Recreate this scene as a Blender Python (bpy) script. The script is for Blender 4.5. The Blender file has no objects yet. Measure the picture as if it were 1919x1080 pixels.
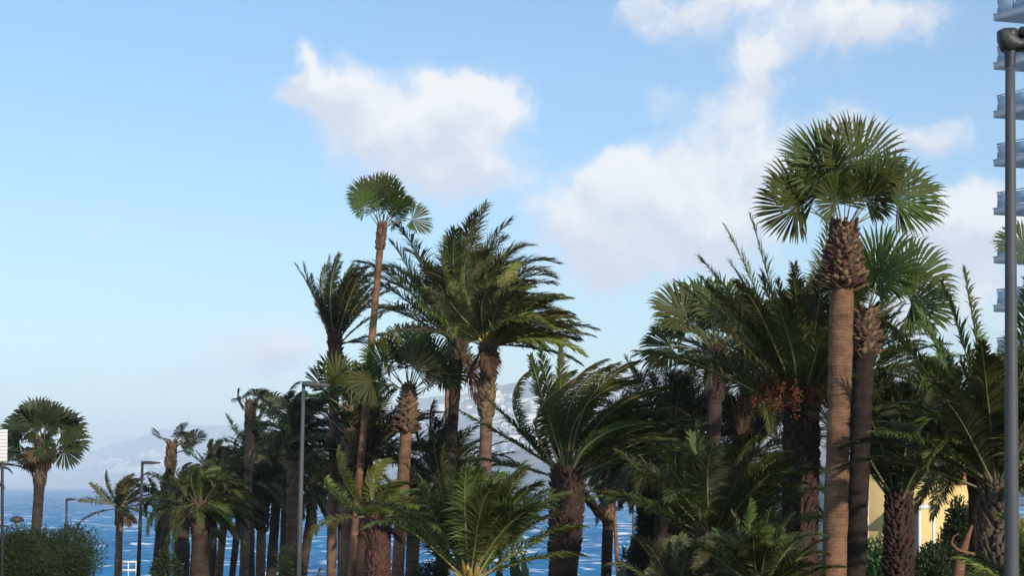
import bpy, math, random
import numpy as np
R = math.radians
sc = bpy.context.scene
col = sc.collection

# ------------------------------------------------------------------ camera
FPX = 2637.0                     # focal length in pixels of the 1919 px wide photograph
HX, HY = 959.5, 910.0            # principal column, horizon row
cam_d = bpy.data.cameras.new('camera'); cam = bpy.data.objects.new('camera', cam_d); col.objects.link(cam)
cam.location = (0, 0, 0); cam.rotation_euler = (R(90), 0, 0)
cam_d.sensor_width = 36; cam_d.lens = 36*FPX/1919.0
cam_d.shift_y = (HY-540.0)/1919.0
cam_d.clip_start = 0.5; cam_d.clip_end = 200000
sc.camera = cam

SUN_AZ, SUN_EL = R(150), R(22)    # azimuth clockwise from the view direction (+Y)
sun_dir = np.array([math.sin(SUN_AZ)*math.cos(SUN_EL), math.cos(SUN_AZ)*math.cos(SUN_EL), math.sin(SUN_EL)])

# light levels
SKY, SUN, EXPOSURE, HAZE = 0.128, 3.9, 0.46, 2.0e-4
CLOUD_FBM, CLOUD_LO, CLOUD_HI = 1.8, .20, 1.0
CLOUD_SHADE, CLOUD_LIT = (4.1, 4.3, 4.75, 1), (5.8, 5.7, 5.55, 1)
# ------------------------------------------------------------------ world: sky with clouds
w = bpy.data.worlds.new('World'); sc.world = w; w.use_nodes = True
nt = w.node_tree; nt.nodes.clear()
def N(t, typ, **k):
    n = t.nodes.new(typ)
    for a, v in k.items(): setattr(n, a, v)
    return n
def pix_dir(px, py):
    az = math.atan((px-HX)/FPX); el = math.atan((HY-py)/FPX*math.cos(az)); return az, el
# group: (azimuth, elevation, 0) -> cloud density
g = bpy.data.node_groups.new('cloud_density', 'ShaderNodeTree')
g.interface.new_socket('P', in_out='INPUT', socket_type='NodeSocketVector')
g.interface.new_socket('D', in_out='OUTPUT', socket_type='NodeSocketFloat')
g.interface.new_socket('L', in_out='OUTPUT', socket_type='NodeSocketFloat')
gi = N(g, 'NodeGroupInput'); go = N(g, 'NodeGroupOutput')
def math_n(t, op, a, b=None, c=None):
    n = N(t, 'ShaderNodeMath', operation=op)
    for i, v in enumerate((a, b, c)):
        if v is None: continue
        if isinstance(v, (int, float)): n.inputs[i].default_value = v
        else: t.links.new(v, n.inputs[i])
    return n.outputs[0]
def vmath(t, op, a, b=None):
    n = N(t, 'ShaderNodeVectorMath', operation=op)
    for i, v in enumerate((a, b)):
        if v is None: continue
        if isinstance(v, tuple): n.inputs[i].default_value = v
        else: t.links.new(v, n.inputs[i])
    return n.outputs['Value'] if op in ('DOT_PRODUCT', 'LENGTH') else n.outputs[0]
def noise(t, vec, scale, detail, rough=0.55, dist=0.0):
    n = N(t, 'ShaderNodeTexNoise'); n.inputs['Scale'].default_value = scale
    n.inputs['Detail'].default_value = detail; n.inputs['Roughness'].default_value = rough
    n.inputs['Distortion'].default_value = dist
    if vec is not None: t.links.new(vec, n.inputs['Vector'])
    return n
warp = noise(g, gi.outputs['P'], 20, 4, .6)
wv = vmath(g, 'SUBTRACT', warp.outputs['Color'], (.5, .5, .5))
wv = vmath(g, 'MULTIPLY', wv, (.06, .05, 0))
pw = vmath(g, 'ADD', gi.outputs['P'], wv)
BLOBS = [  # pixel x, pixel y, radius x, radius y, weight
 (600,180,75,55,.85),(760,205,150,75,1.05),(905,190,75,65,1.05),(800,300,160,70,.9),(890,350,85,50,.55),(568,130,24,40,.7),
 (1150,330,80,55,.85),(1100,440,110,95,.9),(1300,330,110,75,.85),(1390,215,75,90,.95),(1420,120,55,55,.75),(1420,320,70,70,.7),(1260,440,190,95,.85),(1380,450,110,70,.5),(1240,175,50,40,.35),
 (1220,20,120,50,.9),(1390,-5,100,40,.7),(1560,55,100,45,.65),(1690,30,130,55,.8),
 (1570,245,75,40,.85),(1740,262,80,36,1.0),
 (1840,430,110,65,1.0),(1740,450,110,70,.95),(1780,560,190,80,.75),
 (510,655,100,42,.95),(330,705,190,34,.5),(180,420,60,20,.5),(800,600,360,70,.22)]
acc = lac = 0.0
for (bx, by, rx, ry, wt) in BLOBS:
    az, el = pix_dir(bx, by)
    kx, ky = FPX/rx/1.0, FPX/ry/1.0
    n = N(g, 'ShaderNodeVectorMath', operation='MULTIPLY_ADD'); g.links.new(pw, n.inputs[0])
    n.inputs[1].default_value = (kx, ky, 0); n.inputs[2].default_value = (-az*kx, -el*ky, 0); d = n.outputs[0]
    e = math_n(g, 'MULTIPLY', math_n(g, 'POWER', 0.36788, vmath(g, 'DOT_PRODUCT', d, d)), wt)
    acc = math_n(g, 'ADD', e, acc)
    lac = math_n(g, 'MULTIPLY_ADD', e, vmath(g, 'DOT_PRODUCT', d, (.3, .9, 0)), lac)
acc = math_n(g, 'MINIMUM', acc, 1.1)
# the rest of the sky carries the same scattered cumulus
sp = N(g, 'ShaderNodeSeparateXYZ'); g.links.new(gi.outputs['P'], sp.inputs[0])
aaz = math_n(g, 'ABSOLUTE', sp.outputs[0])
out1 = N(g, 'ShaderNodeMapRange'); out1.inputs[1].default_value = .37; out1.inputs[2].default_value = .55; g.links.new(aaz, out1.inputs[0])
out2 = N(g, 'ShaderNodeMapRange'); out2.inputs[1].default_value = .36; out2.inputs[2].default_value = .52; g.links.new(sp.outputs[1], out2.inputs[0])
outm = math_n(g, 'MAXIMUM', out1.outputs[0], out2.outputs[0])
low = noise(g, gi.outputs['P'], 4.5, 1)
lowm = N(g, 'ShaderNodeMapRange'); lowm.inputs[1].default_value = .45; lowm.inputs[2].default_value = .68; g.links.new(low.outputs[0], lowm.inputs[0])
acc = math_n(g, 'MULTIPLY_ADD', outm, lowm.outputs[0], acc)
f1 = noise(g, pw, 15, 8, .64)
f2 = noise(g, vmath(g, 'ADD', pw, (.008, .018, 0)), 15, 3, .6)
dn = math_n(g, 'MULTIPLY_ADD', math_n(g, 'SUBTRACT', f1.outputs[0], .5), CLOUD_FBM, acc)
g.links.new(dn, go.inputs[0])
g.links.new(math_n(g, 'MULTIPLY_ADD', math_n(g, 'SUBTRACT', f1.outputs[0], f2.outputs[0]), 2.4, lac), go.inputs[1])

tc = N(nt, 'ShaderNodeTexCoord')
sx = N(nt, 'ShaderNodeSeparateXYZ'); nt.links.new(tc.outputs['Generated'], sx.inputs[0])
azn = math_n(nt, 'ARCTAN2', sx.outputs[0], sx.outputs[1])
eln = math_n(nt, 'ARCSINE', sx.outputs[2])
P = N(nt, 'ShaderNodeCombineXYZ'); nt.links.new(azn, P.inputs[0]); nt.links.new(eln, P.inputs[1])
cg = N(nt, 'ShaderNodeGroup'); cg.node_tree = g; nt.links.new(P.outputs[0], cg.inputs[0])
cov = N(nt, 'ShaderNodeMapRange', interpolation_type='SMOOTHSTEP'); cov.inputs[1].default_value = CLOUD_LO; cov.inputs[2].default_value = CLOUD_HI
nt.links.new(cg.outputs[0], cov.inputs[0])
farl = N(nt, 'ShaderNodeMapRange'); farl.inputs[1].default_value = .02; farl.inputs[2].default_value = .16; farl.inputs[3].default_value = .6; farl.inputs[4].default_value = 0.0; nt.links.new(eln, farl.inputs[0])  # far clouds show their sunlit flanks
lit = math_n(nt, 'ADD', math_n(nt, 'MULTIPLY_ADD', cg.outputs[1], 1.25, .46), farl.outputs[0])
lit = math_n(nt, 'MINIMUM', math_n(nt, 'MAXIMUM', lit, 0.0), 1.0)
sky = N(nt, 'ShaderNodeTexSky', sky_type='NISHITA'); sky.sun_disc = False
sky.sun_elevation = SUN_EL; sky.sun_rotation = SUN_AZ
sky.altitude = 20; sky.air_density = 1.4; sky.dust_density = 0.4; sky.ozone_density = 5.8
ccol = N(nt, 'ShaderNodeMix', data_type='RGBA')
ccol.inputs['A'].default_value = CLOUD_SHADE; ccol.inputs['B'].default_value = CLOUD_LIT
nt.links.new(lit, ccol.inputs['Factor'])
mixc = N(nt, 'ShaderNodeMix', data_type='RGBA')
nt.links.new(math_n(nt, 'MULTIPLY', cov.outputs[0], .95), mixc.inputs['Factor'])
nt.links.new(sky.outputs[0], mixc.inputs['A']); nt.links.new(ccol.outputs['Result'], mixc.inputs['B'])
bg = N(nt, 'ShaderNodeBackground'); bg.inputs['Strength'].default_value = SKY
nt.links.new(mixc.outputs['Result'], bg.inputs[0])
wo = N(nt, 'ShaderNodeOutputWorld'); nt.links.new(bg.outputs[0], wo.inputs[0])
w.cycles.sampling_method = 'MANUAL'; w.cycles.sample_map_resolution = 256

# ------------------------------------------------------------------ sun
sd = bpy.data.lights.new('sun', 'SUN'); sd.energy = SUN; sd.angle = R(1.0); sd.color = (1, .88, .72)
so = bpy.data.objects.new('sun', sd); col.objects.link(so)
from mathutils import Vector, Matrix
so.rotation_euler = Vector(sun_dir).to_track_quat('Z', 'Y').to_euler(); so.location = (20, -40, 40)

# ------------------------------------------------------------------ picture settings
vs = sc.view_settings; vs.view_transform = 'Standard'; vs.look = 'None'; vs.gamma = 1; vs.exposure = EXPOSURE; vs.use_curve_mapping = False
sc.render.engine = 'CYCLES'
cy = sc.cycles; cy.use_denoising = True; cy.use_adaptive_sampling = True; cy.adaptive_threshold = .02; cy.max_bounces = 6; cy.diffuse_bounces = 3; cy.glossy_bounces = 2
cy.transmission_bounces = 3; cy.transparent_max_bounces = 8; cy.volume_bounces = 4; cy.caustics_reflective = False; cy.caustics_refractive = False

# ------------------------------------------------------------------ helpers
def at(px, py, D): return np.array([(px-HX)/FPX*D, D, (HY-py)/FPX*D])
def ground_z(D): return -3.0-0.04*max(D, 0)
def mesh(name, V, quads=None, tris=None, smooth=False, qm=None, tm=None):
    V = np.asarray(V, dtype=np.float32).reshape(-1, 3)
    q = np.zeros((0, 4), np.int32) if quads is None or len(quads) == 0 else np.asarray(quads, np.int32)
    t = np.zeros((0, 3), np.int32) if tris is None or len(tris) == 0 else np.asarray(tris, np.int32)
    me = bpy.data.meshes.new(name)
    me.vertices.add(len(V)); me.vertices.foreach_set('co', V.ravel())
    me.loops.add(q.size+t.size); me.loops.foreach_set('vertex_index', np.concatenate([q.ravel(), t.ravel()]))
    me.polygons.add(len(q)+len(t))
    st = np.concatenate([np.arange(len(q))*4, q.size+np.arange(len(t))*3]).astype(np.int32)
    me.polygons.foreach_set('loop_start', st)
    if qm is not None or tm is not None:
        mi = np.concatenate([np.zeros(len(q), np.int32) if qm is None else np.asarray(qm, np.int32),
                             np.zeros(len(t), np.int32) if tm is None else np.asarray(tm, np.int32)])
        me.polygons.foreach_set('material_index', mi)
    if smooth: me.polygons.foreach_set('use_smooth', np.ones(len(q)+len(t), bool))
    me.update(calc_edges=True); me.validate()
    return me
def obj(name, me, mats=None, parent=None, loc=None):
    o = bpy.data.objects.new(name, me); col.objects.link(o)
    if mats is not None and me is not None and len(me.materials) == 0:
        for m in (mats if isinstance(mats, (list, tuple)) else [mats]): me.materials.append(m)
    if parent is not None: o.parent = parent
    if loc is not None: o.location = [float(v) for v in loc]
    return o
def tag(o, label, cat, group=None):
    o['label'] = label; o['category'] = cat
    if group: o['group'] = group
    return o
def empty(name, loc, label, cat, group=None):
    o = bpy.data.objects.new(name, None); col.objects.link(o); o.location = [float(v) for v in loc]
    o.empty_display_size = .3
    return tag(o, label, cat, group)
class MB:
    """collects boxes / tubes / prisms into one mesh"""
    def __init__(s): s.v = []; s.q = []; s.t = []; s.n = 0
    def add(s, V, Q=None, T=None):
        V = np.asarray(V, float).reshape(-1, 3); s.v.append(V)
        if Q is not None and len(Q): s.q.append(np.asarray(Q)+s.n)
        if T is not None and len(T): s.t.append(np.asarray(T)+s.n)
        s.n += len(V); return s
    def box(s, x0, x1, y0, y1, z0, z1):
        V = [(x, y, z) for z in (z0, z1) for y in (y0, y1) for x in (x0, x1)]
        return s.add(V, [(0,2,3,1),(4,5,7,6),(0,1,5,4),(2,6,7,3),(0,4,6,2),(1,3,7,5)])
    def prism(s, poly, z0, z1):
        n = len(poly); V = [(x, y, z0) for x, y in poly]+[(x, y, z1) for x, y in poly]
        Q = [(i, (i+1) % n, n+(i+1) % n, n+i) for i in range(n)]
        T = [(0, i+1, i) for i in range(1, n-1)]+[(n, n+i, n+i+1) for i in range(1, n-1)]
        return s.add(V, Q, T)
    def tube(s, pts, rad, sides=8, cap=True):
        V, Q, T = tube_np(pts, rad, sides, cap); return s.add(V, Q, T)
    def build(s, name, mat, parent=None, smooth=False, loc=None):
        V = np.concatenate(s.v); Q = np.concatenate(s.q) if s.q else None; T = np.concatenate(s.t) if s.t else None
        return obj(name, mesh(name, V, Q, T, smooth), mat, parent, loc)
def unit(v): return v/np.maximum(np.linalg.norm(v, axis=-1, keepdims=True), 1e-9)
def tube_np(pts, rad, sides=8, cap=True):
    pts = np.asarray(pts, float); n = len(pts); rad = np.broadcast_to(np.asarray(rad, float), (n,))
    t = unit(np.gradient(pts, axis=0))
    ref = np.array([0, 1, 0.]) if abs(t[:, 1]).max() < .9 else np.array([1, 0, 0.])
    a = unit(np.cross(t, ref)); b = np.cross(t, a)
    th = np.arange(sides)*2*math.pi/sides
    V = (pts[:, None]+rad[:, None, None]*(np.cos(th)[None, :, None]*a[:, None]+np.sin(th)[None, :, None]*b[:, None])).reshape(-1, 3)
    k = np.arange(n-1)[:, None]*sides; i = np.arange(sides)[None]; j = (i+1) % sides
    Q = np.stack([k+i, k+j, k+sides+j, k+sides+i], -1).reshape(-1, 4)
    T = []
    if cap:
        T = [(0, i+1, i) for i in range(1, sides-1)]+[((n-1)*sides, (n-1)*sides+i, (n-1)*sides+i+1) for i in range(1, sides-1)]
    return V, Q, np.array(T, int).reshape(-1, 3)

# ------------------------------------------------------------------ materials
def mat(name, colr, rough=.7, spec=.3, metal=0.0, c2=None, nscale=4.0, detail=4, bump=0.0, bscale=None, obj_var=0.0, translucent=0.0, coords='Object', stretch=None, sheen=0.0):
    m = bpy.data.materials.new(name); m.use_nodes = True; t = m.node_tree; b = t.nodes['Principled BSDF']
    b.inputs['Base Color'].default_value = (*colr, 1); b.inputs['Roughness'].default_value = rough
    b.inputs['Specular IOR Level'].default_value = spec; b.inputs['Metallic'].default_value = metal
    tcn = N(t, 'ShaderNodeTexCoord'); vec = tcn.outputs[coords]
    if stretch:
        mp = N(t, 'ShaderNodeMapping'); mp.inputs['Scale'].default_value = stretch; t.links.new(vec, mp.inputs[0]); vec = mp.outputs[0]
    colour = None
    if c2 is not None:
        nz = noise(t, vec, nscale, detail, .6)
        mr = N(t, 'ShaderNodeMapRange'); mr.inputs[1].default_value = .3; mr.inputs[2].default_value = .7; t.links.new(nz.outputs[0], mr.inputs[0])
        mx = N(t, 'ShaderNodeMix', data_type='RGBA'); mx.inputs['A'].default_value = (*colr, 1); mx.inputs['B'].default_value = (*c2, 1)
        t.links.new(mr.outputs[0], mx.inputs['Factor']); colour = mx.outputs['Result']
    if obj_var:
        oi = N(t, 'ShaderNodeObjectInfo'); hs = N(t, 'ShaderNodeHueSaturation')
        t.links.new(math_n(t, 'MULTIPLY_ADD', oi.outputs['Random'], obj_var*.12, .5-obj_var*.06), hs.inputs['Hue'])
        t.links.new(math_n(t, 'MULTIPLY_ADD', oi.outputs['Random'], obj_var*1.1, 1-obj_var*.5), hs.inputs['Value'])
        if colour is not None: t.links.new(colour, hs.inputs['Color'])
        else: hs.inputs['Color'].default_value = (*colr, 1)
        colour = hs.outputs[0]
    if colour is not None: t.links.new(colour, b.inputs['Base Color'])
    if bump:
        nb = noise(t, vec, bscale or nscale*4, 5, .6); bp = N(t, 'ShaderNodeBump'); bp.inputs['Strength'].default_value = bump
        t.links.new(nb.outputs[0], bp.inputs['Height']); t.links.new(bp.outputs[0], b.inputs['Normal'])
    if translucent:
        tr = N(t, 'ShaderNodeBsdfTranslucent'); ms = N(t, 'ShaderNodeMixShader'); ms.inputs[0].default_value = translucent
        if colour is not None: t.links.new(colour, tr.inputs[0])
        else: tr.inputs[0].default_value = (*colr, 1)
        o = t.nodes['Material Output']; t.links.new(b.outputs[0], ms.inputs[1]); t.links.new(tr.outputs[0], ms.inputs[2]); t.links.new(ms.outputs[0], o.inputs[0])
    return m
def trunk_mat(name, c1, c2, ring=38.0):
    m = mat(name, c1, .9, .1, c2=c2, nscale=3.5, detail=6, bump=0)
    t = m.node_tree; b = t.nodes['Principled BSDF']; tcn = N(t, 'ShaderNodeTexCoord')
    mp = N(t, 'ShaderNodeMapping'); mp.inputs['Scale'].default_value = (.6, .6, 1); t.links.new(tcn.outputs['Object'], mp.inputs[0])
    wv = N(t, 'ShaderNodeTexWave', bands_direction='Z'); wv.inputs['Scale'].default_value = ring/6.28; wv.inputs['Distortion'].default_value = 9.0
    wv.inputs['Detail'].default_value = 3; t.links.new(mp.outputs[0], wv.inputs[0])
    nz = noise(t, tcn.outputs['Object'], 30, 5); ad = math_n(t, 'MULTIPLY_ADD', wv.outputs['Fac'], .3, nz.outputs[0])
    bp = N(t, 'ShaderNodeBump'); bp.inputs['Strength'].default_value = .5; bp.inputs['Distance'].default_value = .02
    t.links.new(ad, bp.inputs['Height']); t.links.new(bp.outputs[0], b.inputs['Normal'])
    src = b.inputs['Base Color'].links[0].from_socket
    # ring scars and irregular pale / dark bands
    n2 = noise(t, tcn.outputs['Object'], 1.5, 4, .65); mp2 = N(t, 'ShaderNodeMapping'); mp2.inputs['Scale'].default_value = (.3, .3, 2.2)
    t.links.new(tcn.outputs['Object'], mp2.inputs[0]); t.links.new(mp2.outputs[0], n2.inputs['Vector'])
    n4 = noise(t, tcn.outputs['Object'], 9, 5, .7)
    k = math_n(t, 'MULTIPLY_ADD', wv.outputs['Fac'], .14, math_n(t, 'ADD', math_n(t, 'MULTIPLY_ADD', n2.outputs[0], 2.0, -.55), math_n(t, 'MULTIPLY', n4.outputs[0], .85)))
    k = math_n(t, 'MINIMUM', math_n(t, 'MAXIMUM', k, .25), 1.5)
    mu = N(t, 'ShaderNodeMix', data_type='RGBA', blend_type='MULTIPLY'); mu.inputs['Factor'].default_value = 1
    t.links.new(src, mu.inputs['A']); cc = N(t, 'ShaderNodeCombineColor')
    for i in range(3): t.links.new(k, cc.inputs[i])
    t.links.new(cc.outputs[0], mu.inputs['B']); t.links.new(mu.outputs['Result'], b.inputs['Base Color'])
    return m
M = {}
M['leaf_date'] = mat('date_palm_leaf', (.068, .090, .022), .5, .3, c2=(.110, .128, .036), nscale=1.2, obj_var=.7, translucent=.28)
M['leaf_shade_dark'] = mat('shade_dark_palm_leaf', (.024, .036, .013), .5, .25, c2=(.042, .055, .020), nscale=1.2, obj_var=.5, translucent=.18)  # shadow of the crowns is painted into this dark leaf colour
M['leaf_pale_sunlit'] = mat('pale_sunlit_palm_leaf', (.165, .195, .030), .5, .35, c2=(.22, .24, .055), nscale=1.2, obj_var=.5, translucent=.3)  # pale young green, raised further so the colour carries sunlight
M['leaf_fan'] = mat('fan_palm_leaf', (.052, .080, .018), .5, .2, c2=(.085, .110, .026), nscale=1.5, obj_var=.6, translucent=.3)
M['leaf_olive'] = mat('olive_palm_leaf', (.085, .095, .040), .55, .3, c2=(.13, .125, .065), nscale=2, obj_var=.6, translucent=.22)
M['leaf_dead'] = mat('dead_palm_leaf', (.11, .068, .038), .8, .15, c2=(.07, .044, .028), nscale=3, obj_var=.6, translucent=.1)
M['rachis'] = mat('leaf_stalk', (.20, .21, .095), .45, .4, c2=(.27, .25, .13), nscale=2, obj_var=.5)
M['rachis_gold'] = mat('golden_leaf_stalk', (.42, .25, .06), .5, .35, c2=(.32, .24, .07), nscale=3, obj_var=.5)
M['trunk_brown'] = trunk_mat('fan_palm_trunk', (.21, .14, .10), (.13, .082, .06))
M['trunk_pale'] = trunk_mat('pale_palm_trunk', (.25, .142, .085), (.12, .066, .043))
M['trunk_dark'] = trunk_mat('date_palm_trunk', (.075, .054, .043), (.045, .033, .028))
M['trunk_shade_tone'] = trunk_mat('shade_toned_palm_trunk', (.040, .029, .024), (.024, .018, .016))  # blocked sun painted in: bark colour taken down to a shaded tone
M['boot'] = mat('leaf_base_bark', (.060, .034, .025), .85, .15, c2=(.19, .115, .075), nscale=11, obj_var=.8)
M['boot_shade_dark'] = mat('shade_dark_leaf_base_bark', (.046, .033, .026), .85, .15, c2=(.095, .067, .050), nscale=6, obj_var=.7)  # dark bark, second tone lowered further to hold shade
M['fruit'] = mat('date_fruit', (.21, .07, .025), .6, .3, c2=(.12, .04, .018), nscale=9)
M['pole_grey'] = mat('lamp_grey_paint', (.060, .066, .076), .55, .35, c2=(.08, .086, .095), nscale=3, bump=.05, bscale=60)
M['pole_dark'] = mat('lamp_dark_paint', (.028, .030, .034), .5, .4, c2=(.05, .052, .056), nscale=5)
M['lens'] = mat('lamp_lens', (.55, .56, .56), .25, .5, c2=(.45, .46, .46), nscale=6)
M['white'] = mat('white_paint', (.74, .75, .76), .6, .3, c2=(.66, .67, .69), nscale=1.5, bump=.05)
M['slab'] = mat('balcony_render', (.80, .80, .81), .75, .2, c2=(.72, .73, .75), nscale=.8, bump=.1, bscale=20)
M['yellow'] = mat('yellow_render', (.72, .55, .25), .9, .1, c2=(.62, .47, .22), nscale=1.2, detail=7, bump=.15, bscale=25)
M['greywall'] = mat('grey_render', (.50, .49, .45), .9, .1, c2=(.42, .41, .38), nscale=1.4, detail=7, bump=.15, bscale=25)
M['tile'] = mat('terracotta_tile', (.38, .15, .075), .8, .2, c2=(.28, .11, .06), nscale=5, obj_var=.5)
M['metal'] = mat('rail_metal', (.5, .52, .55), .35, .5, metal=.8, c2=(.42, .44, .47), nscale=4)
M['dark_in'] = mat('painted_dark_interior', (.03, .032, .036), .8, .2, c2=(.05, .05, .05), nscale=2)  # flat dark colour painted in place of unlit depth
M['bush'] = mat('shrub_leaf', (.026, .043, .018), .6, .25, c2=(.045, .064, .026), nscale=2.5, detail=3, translucent=.2)
M['bush2'] = mat('broad_leaf', (.045, .085, .028), .4, .45, c2=(.07, .115, .04), nscale=3, obj_var=.5, translucent=.25)
M['stem'] = mat('shrub_stem', (.14, .10, .07), .9, .1, c2=(.09, .065, .05), nscale=6)
M['soil'] = mat('ground_soil', (.10, .085, .055), .95, .1, c2=(.055, .075, .03), nscale=.35, detail=8, bump=.4, bscale=3)
M['rock'] = mat('sea_wall_stone', (.16, .145, .13), .9, .15, c2=(.09, .085, .08), nscale=.5, detail=8, bump=.6, bscale=2)
# glass
gm = bpy.data.materials.new('blue_glass'); gm.use_nodes = True; t = gm.node_tree; b = t.nodes['Principled BSDF']
b.inputs['Base Color'].default_value = (.30, .46, .66, 1); b.inputs['Roughness'].default_value = .12; b.inputs['Specular IOR Level'].default_value = .6
b.inputs['Alpha'].default_value = .82
nz = noise(t, N(t, 'ShaderNodeTexCoord').outputs['Object'], .7, 3)
mr = N(t, 'ShaderNodeMapRange'); mr.inputs[3].default_value = .55; mr.inputs[4].default_value = .75; t.links.new(nz.outputs[0], mr.inputs[0]); t.links.new(mr.outputs[0], b.inputs['Alpha'])
M['glass'] = gm
# sea
SEA_Z = -14.0
sm = bpy.data.materials.new('sea_water'); sm.use_nodes = True; t = sm.node_tree; b = t.nodes['Principled BSDF']
tcn = N(t, 'ShaderNodeTexCoord')
mp = N(t, 'ShaderNodeMapping'); mp.inputs['Scale'].default_value = (.085, .17, .1); t.links.new(tcn.outputs['Object'], mp.inputs[0])
caps = noise(t, mp.outputs[0], 1.3, 4, .6, .6)
big = noise(t, tcn.outputs['Object'], .006, 3)
th = math_n(t, 'MULTIPLY_ADD', big.outputs[0], -.28, .70)
fo = math_n(t, 'MULTIPLY', math_n(t, 'SUBTRACT', caps.outputs[0], th), 16.0)
fo = math_n(t, 'MINIMUM', math_n(t, 'MAXIMUM', fo, 0.0), 1.0)
deep = N(t, 'ShaderNodeMix', data_type='RGBA'); deep.inputs['A'].default_value = (.010, .14, .33, 1); deep.inputs['B'].default_value = (.022, .23, .47, 1)
mp3 = N(t, 'ShaderNodeMapping'); mp3.inputs['Scale'].default_value = (.02, .06, .1); t.links.new(tcn.outputs['Object'], mp3.inputs[0])
n3 = noise(t, mp3.outputs[0], 1.0, 6, .65)
mr3 = N(t, 'ShaderNodeMapRange'); mr3.inputs[1].default_value = .35; mr3.inputs[2].default_value = .65; t.links.new(n3.outputs[0], mr3.inputs[0])
t.links.new(mr3.outputs[0], deep.inputs['Factor'])
fm = N(t, 'ShaderNodeMix', data_type='RGBA'); fm.inputs['B'].default_value = (.82, .86, .88, 1)
t.links.new(fo, fm.inputs['Factor']); t.links.new(deep.outputs['Result'], fm.inputs['A']); t.links.new(fm.outputs['Result'], b.inputs['Base Color'])
b.inputs['Roughness'].default_value = .45; b.inputs['Specular IOR Level'].default_value = .12; b.inputs['IOR'].default_value = 1.33
nb = noise(t, mp.outputs[0], 8, 6, .65); bp = N(t, 'ShaderNodeBump'); bp.inputs['Strength'].default_value = .6; bp.inputs['Distance'].default_value = .8
t.links.new(nb.outputs[0], bp.inputs['Height']); t.links.new(bp.outputs[0], b.inputs['Normal'])
M['sea'] = sm
# hillside: scrub, terraces, bare earth
hm = bpy.data.materials.new('hillside'); hm.use_nodes = True; t = hm.node_tree; b = t.nodes['Principled BSDF']; b.inputs['Roughness'].default_value = 1; b.inputs['Specular IOR Level'].default_value = 0
tcn = N(t, 'ShaderNodeTexCoord'); n1 = noise(t, tcn.outputs['Object'], .0042, 9, .68)
rp = N(t, 'ShaderNodeValToRGB'); e = rp.color_ramp.elements
e[0].position = .36; e[0].color = (.055, .065, .055, 1); e[1].position = .66; e[1].color = (.42, .36, .30, 1)
x = rp.color_ramp.elements.new(.5); x.color = (.15, .14, .11, 1)
t.links.new(n1.outputs[0], rp.inputs[0]); t.links.new(rp.outputs[0], b.inputs['Base Color'])
M['hill'] = hm

# ------------------------------------------------------------------ setting: sea, ground, hills
rng = np.random.default_rng(7)
def build_sea():
    rows = [150.0]
    while rows[-1] < 900: rows.append(rows[-1]*1.0+max(1.1, rows[-1]*.0048))
    while rows[-1] < 60000: rows.append(rows[-1]*1.06)
    rows = np.array(rows); nc = 330
    u = np.linspace(-.52, .52, nc)
    Y = np.repeat(rows[:, None], nc, 1); X = Y*u[None]
    amp = np.clip(1-(Y-250)/700, 0, 1); Z = np.zeros_like(Y)
    for _ in range(26):
        lam = rng.uniform(5, 26); a = rng.normal(1.25, .55); k = 2*math.pi/lam
        ph = k*(X*math.cos(a)+Y*math.sin(a))+rng.uniform(0, 6.28)
        Z += .012*lam*(1-np.abs(np.sin(ph/2)))*np.clip((lam/2.4-np.gradient(rows)[:, None])/3, 0, 1)
    Z = SEA_Z+Z*amp-.3*amp
    V = np.stack([X, Y, Z], -1).reshape(-1, 3); nr = len(rows)
    i = np.arange(nr-1)[:, None]*nc+np.arange(nc-1)[None]
    Q = np.stack([i, i+1, i+nc+1, i+nc], -1).reshape(-1, 4)
    o = obj('sea', mesh('sea', V, Q, None, True), M['sea']); o['kind'] = 'structure'
    mb = MB(); mb.add([(-60000, -60000, SEA_Z-1.2), (60000, -60000, SEA_Z-1.2), (60000, 60000, SEA_Z-1.2), (-60000, 60000, SEA_Z-1.2)], [(0, 1, 2, 3)])
    o2 = mb.build('open_water', M['sea']); o2['kind'] = 'structure'
build_sea()

def build_ground():
    ys = np.linspace(-80, 114, 98); xs = np.linspace(-120, 120, 121)
    X, Y = np.meshgrid(xs, ys); Z = -3-.04*np.maximum(Y, 0)+rng.normal(0, .03, X.shape)
    V = np.stack([X, Y, Z], -1).reshape(-1, 3); nc = len(xs)
    i = np.arange(len(ys)-1)[:, None]*nc+np.arange(nc-1)[None]
    Q = np.stack([i, i+1, i+nc+1, i+nc], -1).reshape(-1, 4)
    o = obj('ground', mesh('ground', V, Q, None, True), M['soil']); o['kind'] = 'structure'
    mb = MB()
    for x in np.arange(-120, 120, 4.0):
        mb.box(x+.02, x+3.98, 114.0, 115.4+rng.uniform(-.15, .15), SEA_Z-1, ground_z(114)-.05+rng.uniform(0, .06))
    s = mb.build('sea_wall', M['rock']); s['kind'] = 'structure'
build_ground()

RIDGE = [(-700,900),(0,900),(120,868),(200,835),(300,806),(360,797),(480,792),(640,775),(760,752),(850,737),(930,722),(1000,708),(1100,700),(1250,692),(1500,690),(1919,680),(2700,640)]
COAST = [(-700,9500),(0,9500),(200,8500),(500,6000),(800,3900),(950,3000),(1100,2450),(1400,2200),(1919,2000),(2700,1900)]
RDIST = [(-700,14000),(0,14000),(200,12500),(500,10000),(800,7000),(1000,5800),(1400,5000),(1919,4600),(2700,4300)]
def interp(tab, x): return np.interp(x, [a for a, _ in tab], [b for _, b in tab])
def hill_noise(x, y):
    z = 0
    for (lx, ly, a, p) in ((900, 2600, 1.0, .3), (520, 1500, .6, 1.7), (260, 800, .4, 4.1), (130, 300, .2, 2.2), (70, 110, .12, .8)):
        z = z+a*np.sin(x/lx*6.28+p+1.3*np.sin(y/ly*6.28+p*2))*np.cos(y/ly*6.28*.7+p*3)
    return z
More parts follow.
